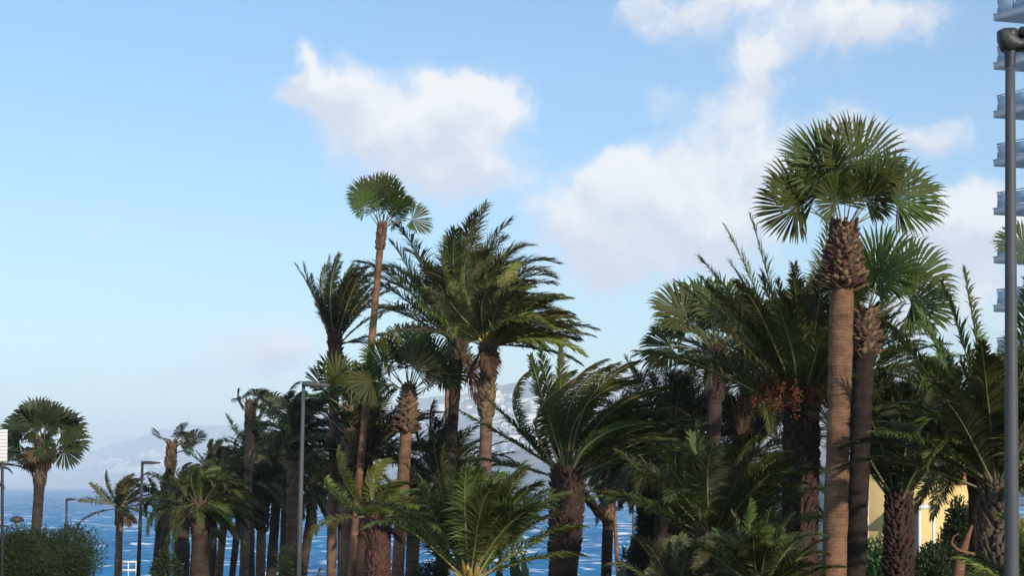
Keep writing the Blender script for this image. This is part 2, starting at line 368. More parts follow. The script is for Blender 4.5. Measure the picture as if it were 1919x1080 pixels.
def hill_point(px, t_):
    px = np.asarray(px, float); t_ = np.asarray(t_, float)
    Dc = interp(COAST, px); Dr = interp(RDIST, px); D = Dc+(Dr-Dc)*t_
    hr = (HY-interp(RIDGE, px))/FPX*Dr+14
    x = (px-HX)/FPX*D
    prof = np.where(t_ <= 1, .10*np.clip(t_*14, 0, 1)+.9*np.clip(t_, 0, 1)**1.25, 1-.8*(t_-1))
    n = hill_noise(x, D)
    z = SEA_Z-4+hr*prof+n*18*np.clip(t_*3, 0, 1)*np.clip(hr/300, .1, 1)*np.where(t_ > .85, np.clip((1.15-t_)/.3, .25, 1), 1)
    return np.stack([x, D, z], -1)
def build_hills():
    pxs = np.linspace(-700, 2700, 420); ts = np.concatenate([np.linspace(-.01, 1, 110), np.linspace(1.03, 1.9, 14)])
    PX, TT = np.meshgrid(pxs, ts); V = hill_point(PX, TT).reshape(-1, 3); nc = len(pxs)
    i = np.arange(len(ts)-1)[:, None]*nc+np.arange(nc-1)[None]
    Q = np.stack([i, i+1, i+nc+1, i+nc], -1).reshape(-1, 4)
    o = obj('hills', mesh('hills', V, Q, None, True), M['hill']); o['kind'] = 'structure'
build_hills()
# ------------------------------------------------------------------ far houses on the hillside
def house_mesh(w_, d_, h_, roof):
    mb = MB(); mb.box(-w_/2, w_/2, -d_/2, d_/2, -6, h_)
    mb.box(-w_/2-.3, w_/2+.3, -d_/2-.3, d_/2+.3, h_+.02, h_+.5)
    if roof:
        z = h_+.52; V = [(-w_/2-.4, -d_/2-.4, z), (w_/2+.4, -d_/2-.4, z), (w_/2+.4, d_/2+.4, z), (-w_/2-.4, d_/2+.4, z), (-w_/2+d_*.3, 0, z+d_*.28), (w_/2-d_*.3, 0, z+d_*.28)]
        mb.add(V, [(0, 1, 5, 4), (2, 3, 4, 5)], [(1, 2, 5), (3, 0, 4)])
    V = np.concatenate(mb.v); Q = np.concatenate(mb.q); T = np.concatenate(mb.t) if mb.t else None
    qm = np.zeros(len(Q), int); tm = None
    if roof: qm[12:] = 1; tm = np.ones(len(T), int)
    me = mesh('far_house', V, Q, T, False, qm, tm)
    return me
M['house_white'] = mat('house_white', (.78, .75, .70), .9, .1, c2=(.68, .65, .60), nscale=.3, obj_var=.18)
M['house_roof'] = mat('house_roof', (.42, .22, .14), .9, .1, c2=(.34, .17, .11), nscale=.4, obj_var=.3)
def build_houses():
    r = random.Random(5)
    protos = []
    for (a, b_, c, rf) in ((14, 10, 6, True), (20, 12, 9, False), (26, 13, 12, False), (11, 9, 4, True), (34, 14, 15, False), (18, 10, 7, True)):
        me = house_mesh(a, b_, c, rf); me.materials.append(M['house_white']); me.materials.append(M['house_roof']); protos.append(me)
    # pixel x range, slope fraction range, number, label
    bands = [((820, 940), (.60, .86), 38, 'small white house on the hazy hillside left of the central palms'),
             ((930, 1120), (.55, .88), 70, 'small white house high on the hillside behind the windswept palm'),
             ((940, 1060), (.22, .50), 34, 'small white house low on the hillside between central palm trunks'),
             ((1190, 1420), (.50, .90), 56, 'small white house on the hillside seen through the right palm crowns'),
             ((180, 330), (.45, .62), 38, 'faint white house in the upper far village over the sea'),
             ((200, 320), (.20, .34), 30, 'faint white house in the lower far village over the sea'),
             ((380, 560), (.55, .75), 14, 'faint white house on the far ridge behind thin palms'),
             ((620, 760), (.40, .80), 18, 'small white house on the hill glimpsed between tall trunks')]
    for (xa, xb), (ta, tb), n, label in bands:
        cl = [(r.uniform(xa, xb), r.uniform(ta, tb)) for _ in range(max(3, n//8))]
        for i in range(n):
            cx, ct = r.choice(cl)
            px = min(max(r.gauss(cx, (xb-xa)*.10), xa), xb); tt = min(max(r.gauss(ct, .022), ta-.03), min(tb+.03, .95))
            p = hill_point(px, tt); me = r.choice(protos)
            o = obj('far_house', me, None, None, p); o.rotation_euler.z = r.uniform(-.6, .6)
            k = r.uniform(1.0, 2.0)*(1.35 if px < 600 else 1.0); o.scale = (k, k, k)
            tag(o, label, 'house', label.replace('small white house', 'houses').replace('faint white house', 'houses'))
build_houses()
def build_town():
    r = np.random.default_rng(21); V = []; Q = []; n = 0
    q0 = np.array([(0,2,3,1),(4,5,7,6),(0,1,5,4),(2,6,7,3),(0,4,6,2),(1,3,7,5)])
    cl = np.stack([r.uniform(780, 1500, 46), r.uniform(.18, .93, 46)], 1); cl2 = np.stack([r.uniform(150, 620, 16), r.choice([.27, .30, .55, .58, .62], 16)], 1)
    for i in range(1500):
        a = cl[r.integers(len(cl))] if i < 1150 else cl2[r.integers(len(cl2))]
        pt = hill_point(a[0]+r.normal(0, 26), min(max(a[1]+r.normal(0, .018), .06), .96)); w_, d_, h_ = r.uniform(6, 15), r.uniform(6, 11), r.uniform(3, 8)
        V.append(np.array([(x, y, zz) for zz in (-6, h_) for y in (-d_/2, d_/2) for x in (-w_/2, w_/2)])*(1.3 if a[0] < 640 else 1)+pt); Q.append(q0+n); n += 8
    o = obj('far_town', mesh('far_town', np.concatenate(V), np.concatenate(Q)), M['house_white']); o['kind'] = 'stuff'
build_town()

# ------------------------------------------------------------------ tower with glass balconies
def build_tower():
    D = 92.0; c = at(1862, 39, D); root = empty('apartment_tower', (c[0]+9, c[1]+2, ground_z(D)), 'tall white apartment tower with blue glass balconies at the right edge', 'building')
    ox, oy, oz = root.location
    c0 = np.array([c[0], c[1]]); e1 = np.array([2.0, -2.4])/3.12; e2 = np.array([2.0, .5])/2.06
    def poly(inset):
        n_in = unit(e1+e2)*inset
        a = c0+n_in*1.9; pts = [a, a+e1*(6-inset), a+e1*(6-inset)+np.array([14., 4.]), a+e2*14]
        return [(p[0]-ox, p[1]-oy) for p in pts]
    storey = (c[2]-at(1862, 130, D)[2])
    k = 0
    body = [(c0[0]+2.9-ox, c0[1]-.6-oy), (c0[0]+5.4-ox, c0[1]-4.2-oy), (c0[0]+19-ox, c0[1]-2-oy), (c0[0]+18-ox, c0[1]+8-oy), (c0[0]+4.4-ox, c0[1]+2.2-oy)]
    MB().prism(body, 0, c[2]-oz+5*storey+1).build('wall', M['slab'], root)
    ztop = c[2]
    zs = [ztop+4*storey-i*storey for i in range(40)]
    for z in [z for z in zs if z-oz > 1.5]:
        zl = z-oz
        s_ = MB().prism(poly(0), zl, zl+.40).build('balcony_slab', M['slab'], root)
        MB().prism(poly(-.03), zl+.40, zl+.46).build('slab_edge_trim', M['white'], s_)
        p0, p1, _, p3 = [np.array(p) for p in poly(.12)]
        for (A, B) in ((p0, p1), (p0, p3)):
            d = unit(B-A); L = min(np.linalg.norm(B-A), 6.0); nn = np.array([-d[1], d[0]]); s = 0.02; i = 0
            while s < L-.2:
                e_ = min(s+1.22, L)
                a = A+d*(s+.02); b = A+d*(e_-.02)
                q = [a-nn*.008, b-nn*.008, b+nn*.008, a+nn*.008]
                if MB: MB().prism([tuple(v) for v in (q if np.cross(q[1]-q[0], q[2]-q[1]) > 0 else q[::-1])], zl+.52, zl+1.34).build('glass_pane', M['glass'], root)
                c_ = A+d*s; m = .022
                MB().box(c_[0]-m, c_[0]+m, c_[1]-m, c_[1]+m, zl+.462, zl+1.42).build('railing_post', M['metal'], root)
                s = e_; i += 1
            a, b = A-d*.04, A+d*L
            MB().tube([(a[0], a[1], zl+1.45), ((a[0]+b[0])/2, (a[1]+b[1])/2, zl+1.45), (b[0], b[1], zl+1.45)], .035, 6).build('handrail', M['metal'], root)
build_tower()

# ------------------------------------------------------------------ yellow house behind the right palms
def build_yellow_house():
    D = 50.0; a = at(1628, 880, D); zg = ground_z(D)-.2; zt = a[2]
    root = empty('yellow_house', (a[0], D, zg), 'pale yellow rendered house with grey side wall behind the right palms', 'house')
    h = zt-zg
    MB().box(0, 2.9, 0, 8, 0, h).build('wall', M['yellow'], root)
    MB().box(-.20, -.004, -.03, 8.1, 0, h+.05).build('side_wall', M['greywall'], root)
    w = MB().box(2.904, 3.9, .9, 8, 0, h-.35).build('rear_wall', M['yellow'], root)
    MB().box(-.24, 2.97, -.08, 8.15, h+.052, h+.16).build('roof_coping', M['greywall'], root)
    rf = MB().add([(3.0, .55, h-.34), (4.1, .55, h-.34), (4.1, 4.5, h+.35), (3.0, 4.5, h+.35), (3.0, .55, h-.42), (4.1, .55, h-.42), (4.1, 4.5, h+.27), (3.0, 4.5, h+.27)],
                  [(0,1,2,3),(7,6,5,4),(0,4,5,1),(1,5,6,2),(2,6,7,3),(3,7,4,0)]).build('roof', M['tile'], root)
    for i in range(7):
        x = 3.08+i*.16
        MB().tube([(x, .5, h-.33), (x, 2.5, h+.02), (x, 4.5, h+.36)], .06, 6).build('roof_tile_row', M['tile'], rf)
    # window, white porch and the painted dark beneath it
    f = MB().box(.55, 1.35, -.03, -.004, 1.0, 2.0).build('window', M['white'], root)
    MB().box(.62, 1.28, -.045, -.032, 1.07, 1.93).build('pane', M['dark_in'], f)
    zb = at(1700, 955, D-1.6)[2]-zg
    x0 = at(1699, 950, D-1.6)[0]-a[0]; x1 = at(1752, 950, D-1.6)[0]-a[0]; xp = at(1723, 950, D-1.6)[0]-a[0]
    MB().box(x0, x1, -1.75, -.006, zb, zb+.13).build('porch_roof', M['white'], root)
    for x in (xp, x1-.05): MB().box(x-.04, x+.04, -1.66, -1.58, 0, zb-.003).build('porch_post', M['white'], root)
    MB().box(x0+.1, min(x1, 3.2)-.05, -.04, -.005, 0, zb-.1).build('porch_shade_panel', M['dark_in'], root)  # dark panel on the wall; shade beneath the porch painted in
    for (xa, za, xb, zb_) in ((-.1, h*.42, 3.2, h*.62), (-.1, h*.23, 3.2, h*.30)):
        MB().tube([(xa, -.03, za), ((xa+xb)/2, -.03, (za+zb_)/2-.05), (xb, -.03, zb_)], .012, 5).build('cable_shadow', M['pole_dark'], root)  # thin dark tubes laid on the wall in place of cable shadows
    for z in (h*.3, h*.8): MB().box(-.31, -.204, .2, .35, z, z+.12).build('wall_lamp', M['white'], root)
build_yellow_house()

# ------------------------------------------------------------------ palms
WIND = np.array([1.0, .12, .05])
def rachis(d0, L, droop, wind, K, rs, stiff=1.0):
    ds = L/K; p = np.zeros(3); d = d0.copy(); P_ = [p.copy()]; T_ = [d.copy()]
    for k in range(K):
        s = (k+1)/K
        g_ = s**1.25+2.2*max(0., s-.68)
        d = d+(np.array([0, 0, -1.])*droop*g_+WIND*wind*s**1.1)*(1.6/K)/stiff+rs.normal(0, .016, 3)
        d = d/np.linalg.norm(d); p = p+d*ds; P_.append(p.copy()); T_.append(d.copy())
    return np.array(P_), np.array(T_)
def frond_frame(d0, twist):
    h = np.array([d0[0], d0[1], 0.]); hn = np.linalg.norm(h)
    h = h/hn if hn > 1e-3 else np.array([0, -1., 0])
    b = np.array([h[1], -h[0], 0.]); n = np.cross(b, d0); n /= np.linalg.norm(n)
    if n[2] < 0 and abs(d0[2]) < .95: n = -n; b = -b
    c, s = math.cos(twist), math.sin(twist)
    return b*c+n*s, n*c-b*s
def pinnate(d0, L, rs, droop=.9, wind=.3, leaf=.34, npair=52, width=.030, stalk=.16, ragged=0.0, lw=.35, lg=.25, r0=.022, twist=None, vee=.45):
    K = 12; P_, T_ = rachis(d0, L, droop, wind, K, rs)
    b0, n0 = frond_frame(d0, rs.normal(0, .25) if twist is None else twist)
    # rachis: three sided tapered rod
    rr = r0*np.linspace(1.0, .16, K+1); rr[0] *= 1.7
    RV, RQ, RT = tube_np(P_, rr, 4, False)
    s = np.linspace(stalk, 1.0, npair)+rs.normal(0, .004, npair); s = np.clip(s, stalk, 1)
    s = np.repeat(s, 2); side = np.tile([1., -1.], npair)
    if ragged:
        keep = rs.random(len(s)) > ragged; s = s[keep]; side = side[keep]
    m = len(s); f = s*K; i = np.clip(f.astype(int), 0, K-1); fr = (f-i)[:, None]
    p = P_[i]*(1-fr)+P_[i+1]*fr; t = unit(T_[i]*(1-fr)+T_[i+1]*fr)
    b = unit(b0-t*(t@b0)[:, None]); n = np.cross(b, t); n = np.where((n@n0)[:, None] < 0, -n, n)
    q = (s-stalk)/(1-stalk)
    ll = leaf*np.clip(.35+2.4*q, 0, 1)*(1-.62*np.clip((q-.45)/.55, 0, 1)**1.4)*rs.uniform(.82, 1.12, m)
    ang = R(62)-R(38)*q+rs.normal(0, .10, m); v = vee+rs.normal(0, .16, m)
    lf = t*np.cos(ang)[:, None]+(b*(side*np.cos(v))[:, None]+n*np.sin(v)[:, None])*np.sin(ang)[:, None]
    pull = WIND[None]*(lw*wind*rs.uniform(.6, 1.4, m))[:, None]+np.array([0, 0, -1.])[None]*(lg*rs.uniform(.5, 1.5, m))[:, None]
    d1 = unit(lf+pull*.35); d2 = unit(lf+pull*1.25)
    mid = p+d1*(ll*.5)[:, None]; tip = mid+d2*(ll*.5)[:, None]
    wv_ = unit(np.cross(lf, n+rs.normal(0, .35, (m, 3))))*(width*.5*rs.uniform(.8, 1.2, m))[:, None]
    V = np.stack([p-wv_*.55, p+wv_*.55, mid+wv_, mid-wv_, tip], 1).reshape(-1, 3)
    k = np.arange(m)*5
    Q = np.stack([k, k+1, k+2, k+3], 1); T = np.stack([k+3, k+2, k+4], 1)
    nR = len(RV)
    return np.concatenate([RV, V]), np.concatenate([RQ, Q+nR]), T+nR, np.concatenate([np.ones(len(RQ), int), np.zeros(len(Q), int)])
def fan(d0, Lp, Rb, rs, droop=.25, wind=.3, nseg=34, spread=118, tipdroop=.38, r0=.018, fold=.06, face=None, nrm=None):
    tipdroop = TIP.get('v', tipdroop)*rs.uniform(.6, 2.0)
    K = 6; P_, T_ = rachis(d0, Lp, droop, wind*.4, K, rs)
    RV, RQ, RT = tube_np(P_, r0*np.linspace(1.3, .6, K+1), 4, False)
    a = T_[-1]; hub = P_[-1]
    b, n = frond_frame(a, rs.normal(0, .45) if face is None else face)
    if nrm is not None: n = unit(nrm-a*(nrm@a)); b = np.cross(a, n)
    tilt = rs.normal(.15, .25); a2 = unit(a*math.cos(tilt)-n*math.sin(tilt)); n = unit(n-a2*(n@a2)); b = np.cross(a2, n)
    ps = np.linspace(-R(spread), R(spread), nseg)+rs.normal(0, .02, nseg)
    dirs = a2[None]*np.cos(ps)[:, None]+b[None]*np.sin(ps)[:, None]+n[None]*(.10+.28*np.abs(np.sin(ps))**2)[:, None]
    dirs = unit(dirs+rs.normal(0, .030, (nseg, 3))+np.array([0, 0, -1.])*(.22*np.clip(np.abs(ps)-1.0, 0, 1))[:, None])
    side = unit(np.cross(n[None], dirs)); up = np.cross(dirs, side)
    ln = Rb*(.80+.20*np.cos(ps*.8))*rs.uniform(.74, 1.08, nseg)*np.where(rs.random(nseg) < .08, .6, 1)*(1-.18*np.abs(np.sin(ps*rs.uniform(.8, 1.6)+rs.uniform(0, 6))))
    dpsi = 2*R(spread)/nseg*.54
    ln0 = Rb*(.80+.20*np.cos(ps*.8)); w1 = (ln0*.68*dpsi)[:, None]
    rm = (ln0*.68)[:, None]; pull = (WIND[None]*wind*.45+np.array([0, 0, -1.])*tipdroop)*rs.uniform(.5, 1.6, nseg)[:, None]
    c1 = hub+dirs*rm
    d2 = unit(dirs+pull*.45); c2 = c1+d2*(ln*.17)[:, None]
    d3 = unit(dirs+pull*1.7); c3 = c2+d3*(ln*.17)[:, None]
    w2 = w1*.52
    V = np.stack([np.repeat(hub[None], nseg, 0), c1-side*w1, c1+up*w1*fold*9, c1+side*w1, c2-side*w2, c2+up*w2*.5, c2+side*w2, c3], 1).reshape(-1, 3)
    k = np.arange(nseg)*8
    Q = np.concatenate([np.stack([k+1, k+2, k+5, k+4], 1), np.stack([k+2, k+3, k+6, k+5], 1)])
    T = np.concatenate([np.stack([k, k+2, k+1], 1), np.stack([k, k+3, k+2], 1), np.stack([k+4, k+5, k+7], 1), np.stack([k+5, k+6, k+7], 1)])
    nR = len(RV)
    return np.concatenate([RV, V]), np.concatenate([RQ, Q+nR]), T+nR, np.concatenate([np.ones(len(RQ), int), np.zeros(len(Q), int)])

def boot_local(w_, l_, th, out, trim=.7):
    # an old leaf stub: wide at the trunk, curling outwards, cut off at the end
    return np.array([(-w_/2, 0, 0), (w_/2, 0, 0), (w_/2, th, 0), (-w_/2, th, 0),
                     (-w_*.36, out, l_*.6), (w_*.36, out, l_*.6), (w_*.36, out+th*.9, l_*.55), (-w_*.36, out+th*.9, l_*.55),
                     (-w_*.30*trim, out*1.9, l_), (w_*.30*trim, out*1.9, l_), (w_*.30*trim, out*1.9+th*.6, l_*.95), (-w_*.30*trim, out*1.9+th*.6, l_*.95)])
BOOT_Q = [(0,1,5,4),(1,2,6,5),(2,3,7,6),(3,0,4,7),(4,5,9,8),(5,6,10,9),(6,7,11,10),(7,4,8,11),(8,9,10,11)]

TIP = {}
def palm(kind, name, label, head, D, base, wpx, L, n, group=None, emin=0, emax=82, wind=.3, droop=.8, leaf='leaf_date', trunk='trunk_dark',
         boots=None, extra=(), dead=None, seed=1, npair=46, leaflen=None, blade=None, lean=0.0, stalkm='rachis', skip=None, fruit=0, nseg=46, flare=1.15, ragged=0, width=None, lg=.42, cat='palm tree', taper=None, wmul=1.0, heart=False, tip=None):
    TIP.clear()
    if tip is not None: TIP['v'] = tip
    rs = np.random.default_rng(seed); hp = at(head[0], head[1], D); zb = ground_z(D)
    bx = (base-HX)/FPX*D
    # base column extrapolated below the frame: the pixel column is read at the bottom row
    zbot = (HY-1080)/FPX*D
    if hp[2]-zbot > .3: bx = hp[0]+(bx-hp[0])*(hp[2]-zb)/(hp[2]-zbot) if abs(bx-hp[0]) < .25*(hp[2]-zbot) else bx
    root = empty(name, (bx, D, zb), label, cat, group); o0 = np.array([bx, D, zb])
    S = D/FPX; H = hp-o0; r = wpx*S/2
    K = max(10, int(H[2]/.12)); u = np.linspace(0, 1, K+1)
    pts = np.stack([H[0]*u+lean*S*np.sin(math.pi*u), rs.normal(0, .004, K+1)+.0*u, H[2]*u-.15*(u < .001)], 1)
    rad = r*(1+(flare-1)*(1-u)**2)*(1+rs.normal(0, .014, K+1)+.035*np.sin(u*H[2]*2.1+seed)+.02*np.sin(u*H[2]*5.3+seed*2)); rad[-3:] *= np.array([.95, .8, .45])
    if taper: rad = rad*np.clip(.38+.62*(1-u)*H[2]/(taper*S), .38, 1)
    V, Q, T = tube_np(pts, rad, 14, True)
    V = V+rs.normal(0, r*.028, V.shape)
    obj('trunk', mesh('trunk', V, Q, T, True), M[trunk], root)
    top = H
    def on_axis(z):
        uu = z/H[2]; return np.array([H[0]*uu+lean*S*math.sin(math.pi*min(max(uu, 0), 1)), 0, z])
    if boots:
        # boots: list of (pixel row from, pixel row to, width px at top, width px at bottom, rows, per ring, mode)
        for (ya, yb, wa, wb, rows, per, mode) in boots:
            za = (HY-ya)*S-zb; zb_ = (HY-yb)*S-zb; VV = []; QQ = []; nv = 0; pieces = []
            for i in range(rows):
                f = i/max(rows-1, 1); z = zb_+(za-zb_)*f; hw = (wb+(wa-wb)*f)*S/2
                hh = (za-zb_)/rows*(1.25 if mode == 'one' else 1.9); w_ = 2*math.pi*max(hw, r)/per*1.15
                out = max(hw-r, .05 if mode == 'dark' else .04)*.56
                for j in range(per):
                    th = (j+.5*(i % 2))/per*2*math.pi+rs.normal(0, .12)
                    zz = z+rs.normal(0, .12)*hh; sc_ = rs.uniform(.55, 1.3)
                    B = boot_local(w_*rs.uniform(.6, 1.05), hh*sc_, rs.uniform(.015, .04), out*rs.uniform(.7, 1.25), rs.uniform(.4, 1))
                    if mode == 'one':
                        ca, sa = math.cos(rs.normal(0, .45)), math.sin(rs.normal(0, .45)); B = np.stack([B[:, 0]*ca-B[:, 2]*sa, B[:, 1], B[:, 0]*sa+B[:, 2]*ca], 1)
                    c, s = math.cos(th), math.sin(th); ax = on_axis(zz); rr_ = r*.93
                    pv = np.stack([B[:, 0]*(-s)+(B[:, 1]+rr_)*c+ax[0], B[:, 0]*c+(B[:, 1]+rr_)*s+ax[1], B[:, 2]+ax[2]-hh*.25], 1)
                    if mode == 'one':
                        o_ = pv[0].copy(); me = mesh('leaf_base', pv-o_, BOOT_Q); obj('leaf_base', me, M['boot'], root, o_)
                    else:
                        VV.append(pv); QQ.append(np.array(BOOT_Q)+nv); nv += len(pv)
            if mode == 'one' or mode == 'boot':
                # fibrous core under the stubs
                zz = np.linspace(zb_-.02, za, 8); cp = np.array([on_axis(z) for z in zz]); cr = (np.linspace(wb, wa, 8)*S/2-r)*.45+r; cr[0] = r*1.02; cr[-1] = r*.8
                V, Q, T = tube_np(cp, cr, 12, True); obj('fibre_sheath', mesh('fibre_sheath', V+rs.normal(0, .008, V.shape), Q, T, True), M['boot_shade_dark'], root)
            if mode != 'one':
                o_ = obj('leaf_base_stubs', mesh('leaf_base_stubs', np.concatenate(VV), np.concatenate(QQ)), M['boot' if mode == 'boot' else 'boot_shade_dark'], root); o_['kind'] = 'stuff'
    Lm = L*S
    if heart:
        for i in range(16):
            az = i*2.39996; e = rs.uniform(.75, 1.25); d = np.array([math.cos(az)*math.cos(e), math.sin(az)*math.cos(e), math.sin(e)])
            q_ = top+np.array([d[0], d[1], 0])*r*.9-np.array([0, 0, .12]); l_ = rs.uniform(.3, .5)
            MB().tube([(0, 0, 0), d*l_*.5, d*l_], [.075, .05, .024], 6).build('petiole_base', M['rachis_gold'], root, False, q_)
    def add(d0, Lk, leafmat, wd, dr, tw=None, nm='frond', rag=0.0, stalk_m=None, nrm=None):
        d0 = d0/np.linalg.norm(d0)
        rootp = top+np.array([d0[0], d0[1], 0])*r*.75+np.array([0, 0, rs.uniform(-.14, .05)*min(1, Lm/1.5)-.02])
        if kind == 'date':
            V, Q, T, qm = pinnate(d0, Lk, rs, dr, wd, leaf=.215*Lm if not leaflen else leaflen, npair=int(npair*1.9), width=width or max(.027, 1.0*S*1.87)*wmul, ragged=max(rag, ragged), r0=max(.016, min(.03, Lm*.011)), twist=tw, lg=lg)
        else:
            bl = (blade or .55)*Lk
            V, Q, T, qm = fan(d0, Lk-bl*.8, bl, rs, dr, wd, nseg=nseg, r0=max(.010, .6*S*1.87), face=tw, nrm=nrm)
        me = mesh(nm, V, Q, T, False, qm); obj(nm, me, [M[leafmat], M[stalk_m or stalkm]], root, rootp)
    ga = 2.39996
    for i in range(n):
        f = (i+.5)/n
        el = R(emax+(emin-emax)*f**1.15)+rs.normal(0, .10); az = i*ga+seed*1.7+rs.normal(0, .15)
        d0 = np.array([math.cos(el)*math.cos(az), math.cos(el)*math.sin(az), math.sin(el)])
        d0 = d0+WIND*wind*.22
        Lk = Lm*rs.uniform(.82, 1.08)*(.72+.28*min(1, f*3))
        add(d0, Lk, leaf if rs.random() > .12 else 'leaf_olive', wind*rs.uniform(.7, 1.3), droop*.95*rs.uniform(.5, 1.5), nrm=(np.array([rs.normal(0, .7), -rs.choice([1., -.6]), rs.normal(.35, .3)]) if kind == 'fan' and rs.random() < .65 else None))
    for e in extra:  # image-plane angle from vertical (positive right), length px, droop, wind, depth
        a, lp, dr, wd, dep = e[:5]; d0 = np.array([math.sin(R(a)), dep, math.cos(R(a))])
        add(d0, lp*S, e[5] if len(e) > 5 else leaf, wd, dr, nm='frond', nrm=(np.array([rs.normal(0, .35), -1., .35+rs.normal(0, .2)]) if kind == 'fan' else None))
    if dead is None: dead = 2 if kind == 'date' and n > 20 and name == 'date_palm' else 0
    for i in range(dead):
        el = R(rs.uniform(-75, -35)); az = rs.uniform(0, 6.28)
        d0 = np.array([math.cos(el)*math.cos(az), math.cos(el)*math.sin(az), math.sin(el)])
        add(d0, Lm*(rs.uniform(.36, .55) if kind == 'date' else rs.uniform(.5, .75)), 'leaf_dead', wind*.5, .5, nm='dead_frond', rag=.2, stalk_m='boot')
    for i in range(fruit):
        a = rs.uniform(0, 6.28); a = math.pi+math.pi*(i+.5)/fruit; d0 = unit(np.array([math.cos(a), math.sin(a), .65])); P_, T_ = rachis(d0, Lm*rs.uniform(.22, .34), 2.6, .1, 8, rs)
        mb = MB(); mb.tube(P_, np.linspace(.02, .008, 9), 5)
        for j in range(150):
            c = P_[rs.integers(4, 9)]+rs.normal(0, 1, 3)*np.array([.055, .055, .16])-np.array([0, 0, .08]); q = .019
            mb.add([c+(q, 0, 0), c+(-q, 0, 0), c+(0, q, 0), c+(0, -q, 0), c+(0, 0, q*1.5), c+(0, 0, -q*1.5)], None, [(0,2,4),(2,1,4),(1,3,4),(3,0,4),(2,0,5),(1,2,5),(3,1,5),(0,3,5)])
        fo_ = mb.build('fruit_cluster', M['fruit'], root, False, top+d0*r*.8+np.array([0, 0, .1])); fo_['kind'] = 'stuff'
    return root

TH = 'palms of the thicket by the sea'
# --- left edge
palm('fan', 'fan_palm', 'bushy fan palm with brown hanging leaves at far left above the round bush', (80,822), 50, 62, 19, 76, 9, emin=-10, wind=.25, droop=.3, leaf='leaf_shade_dark', blade=.62, trunk='trunk_dark', seed=3,
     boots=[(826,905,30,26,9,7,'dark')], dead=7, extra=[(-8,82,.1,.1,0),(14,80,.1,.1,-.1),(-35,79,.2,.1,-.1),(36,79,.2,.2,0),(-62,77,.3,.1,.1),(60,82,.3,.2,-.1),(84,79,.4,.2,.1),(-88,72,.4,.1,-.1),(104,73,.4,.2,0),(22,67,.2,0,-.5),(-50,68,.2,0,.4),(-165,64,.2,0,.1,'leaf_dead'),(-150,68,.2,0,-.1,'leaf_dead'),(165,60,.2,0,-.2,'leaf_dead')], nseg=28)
palm('date', 'date_palm', 'dark date palm mostly beyond the left edge with drooping frond tips', (-62,880), 44, -62, 30, 105, 26, emin=-25, wind=.3, droop=.9, leaf='leaf_shade_dark', seed=41)
palm('date', 'date_palm', 'small slender date palm alone against the sea left of the tall lamp', (225,948), 70, 221, 13, 82, 26, emin=-18, wind=.9, droop=.65, leaf='leaf_olive', trunk='trunk_brown', seed=5, boots=[(950,985,20,16,6,6,'boot')], npair=36)
# --- left thicket
palm('fan', 'fan_palm', 'thin fan palm with a tiny torn crown, leftmost of the thicket', (322,838), 60, 304, 17, 62, 8, TH, emin=25, wind=1.3, leaf='leaf_shade_dark', blade=.5, taper=38, seed=8, boots=[(832,870,12,24,6,7,'boot'),(925,985,22,20,8,7,'dark')])
palm('date', 'date_palm', 'slim date palm leaning beside the thicket, frond stub pointing left at lamp', (303,930), 64, 290, 11, 63, 24, TH, emin=-24, droop=1.5, lg=.6, wind=1.2, leaf='leaf_shade_dark', seed=9, npair=34)
palm('date', 'date_palm', 'stout dark date palm in the thicket right of the thin fan palm', (343,935), 54, 340, 28, 92, 51, TH, emin=-26, droop=1.5, lg=.6, wind=1.1, leaf='leaf_shade_dark', seed=10, npair=38, boots=[(930,985,32,30,9,8,'dark')])
palm('date', 'date_palm', 'thick stubby date palm with ragged crown at the front of the thicket', (377,945), 48, 374, 34, 110, 62, TH, emin=-36, droop=1.5, lg=.6, wind=1.2, leaf='leaf_date', seed=11, npair=40, boots=[(945,1000,40,36,9,9,'dark')], dead=3)
palm('date', 'date_palm', 'leaning pale-trunked date palm with olive windblown crown in the thicket', (426,915), 56, 410, 14, 92, 45, TH, emin=-34, droop=1.5, lg=.6, wind=1.1, leaf='leaf_olive', trunk='trunk_pale', seed=12, npair=36, dead=3)
palm('fan', 'fan_palm', 'tall fan palm with small tuft blown right above the thicket', (470,766), 55, 457, 17, 66, 9, TH, emin=22, wind=1.3, leaf='leaf_shade_dark', trunk='trunk_brown', blade=.52, taper=38, seed=13, boots=[(756,800,10,22,7,7,'boot')])
palm('date', 'date_palm', 'dark thin leaning date palm behind the pale trunks of the thicket', (456,890), 66, 435, 12, 84, 45, TH, emin=-34, droop=1.5, lg=.6, wind=.9, leaf='leaf_shade_dark', seed=14, npair=34)
palm('date', 'date_palm', 'date palm with thick brown collar low in the thicket', (492,905), 57, 488, 17, 88, 48, TH, emin=-39, droop=1.5, lg=.6, wind=1.0, leaf='leaf_olive', trunk='trunk_brown', seed=15, npair=36, boots=[(915,990,36,32,10,8,'dark')], dead=5)
palm('date', 'date_palm', 'dark date palm standing left of the grey street lamp pole', (522,880), 60, 508, 18, 97, 48, TH, emin=-29, droop=1.5, lg=.6, wind=.9, leaf='leaf_shade_dark', seed=16, npair=36)
palm('date', 'date_palm', 'tall speckled-trunk date palm directly behind the grey street lamp', (550,812), 50, 546, 22, 113, 54, TH, emin=-19, droop=1.5, lg=.6, wind=.9, leaf='leaf_shade_dark', trunk='trunk_brown', seed=17, npair=40, boots=[(812,860,34,28,7,8,'dark')])
palm('date', 'date_palm', 'curved dark date palm right of the grey lamp with fronds over the sea', (592,905), 58, 566, 17, 92, 45, TH, emin=-54, droop=1.5, lg=.6, wind=.8, leaf='leaf_shade_dark', seed=18, npair=36)
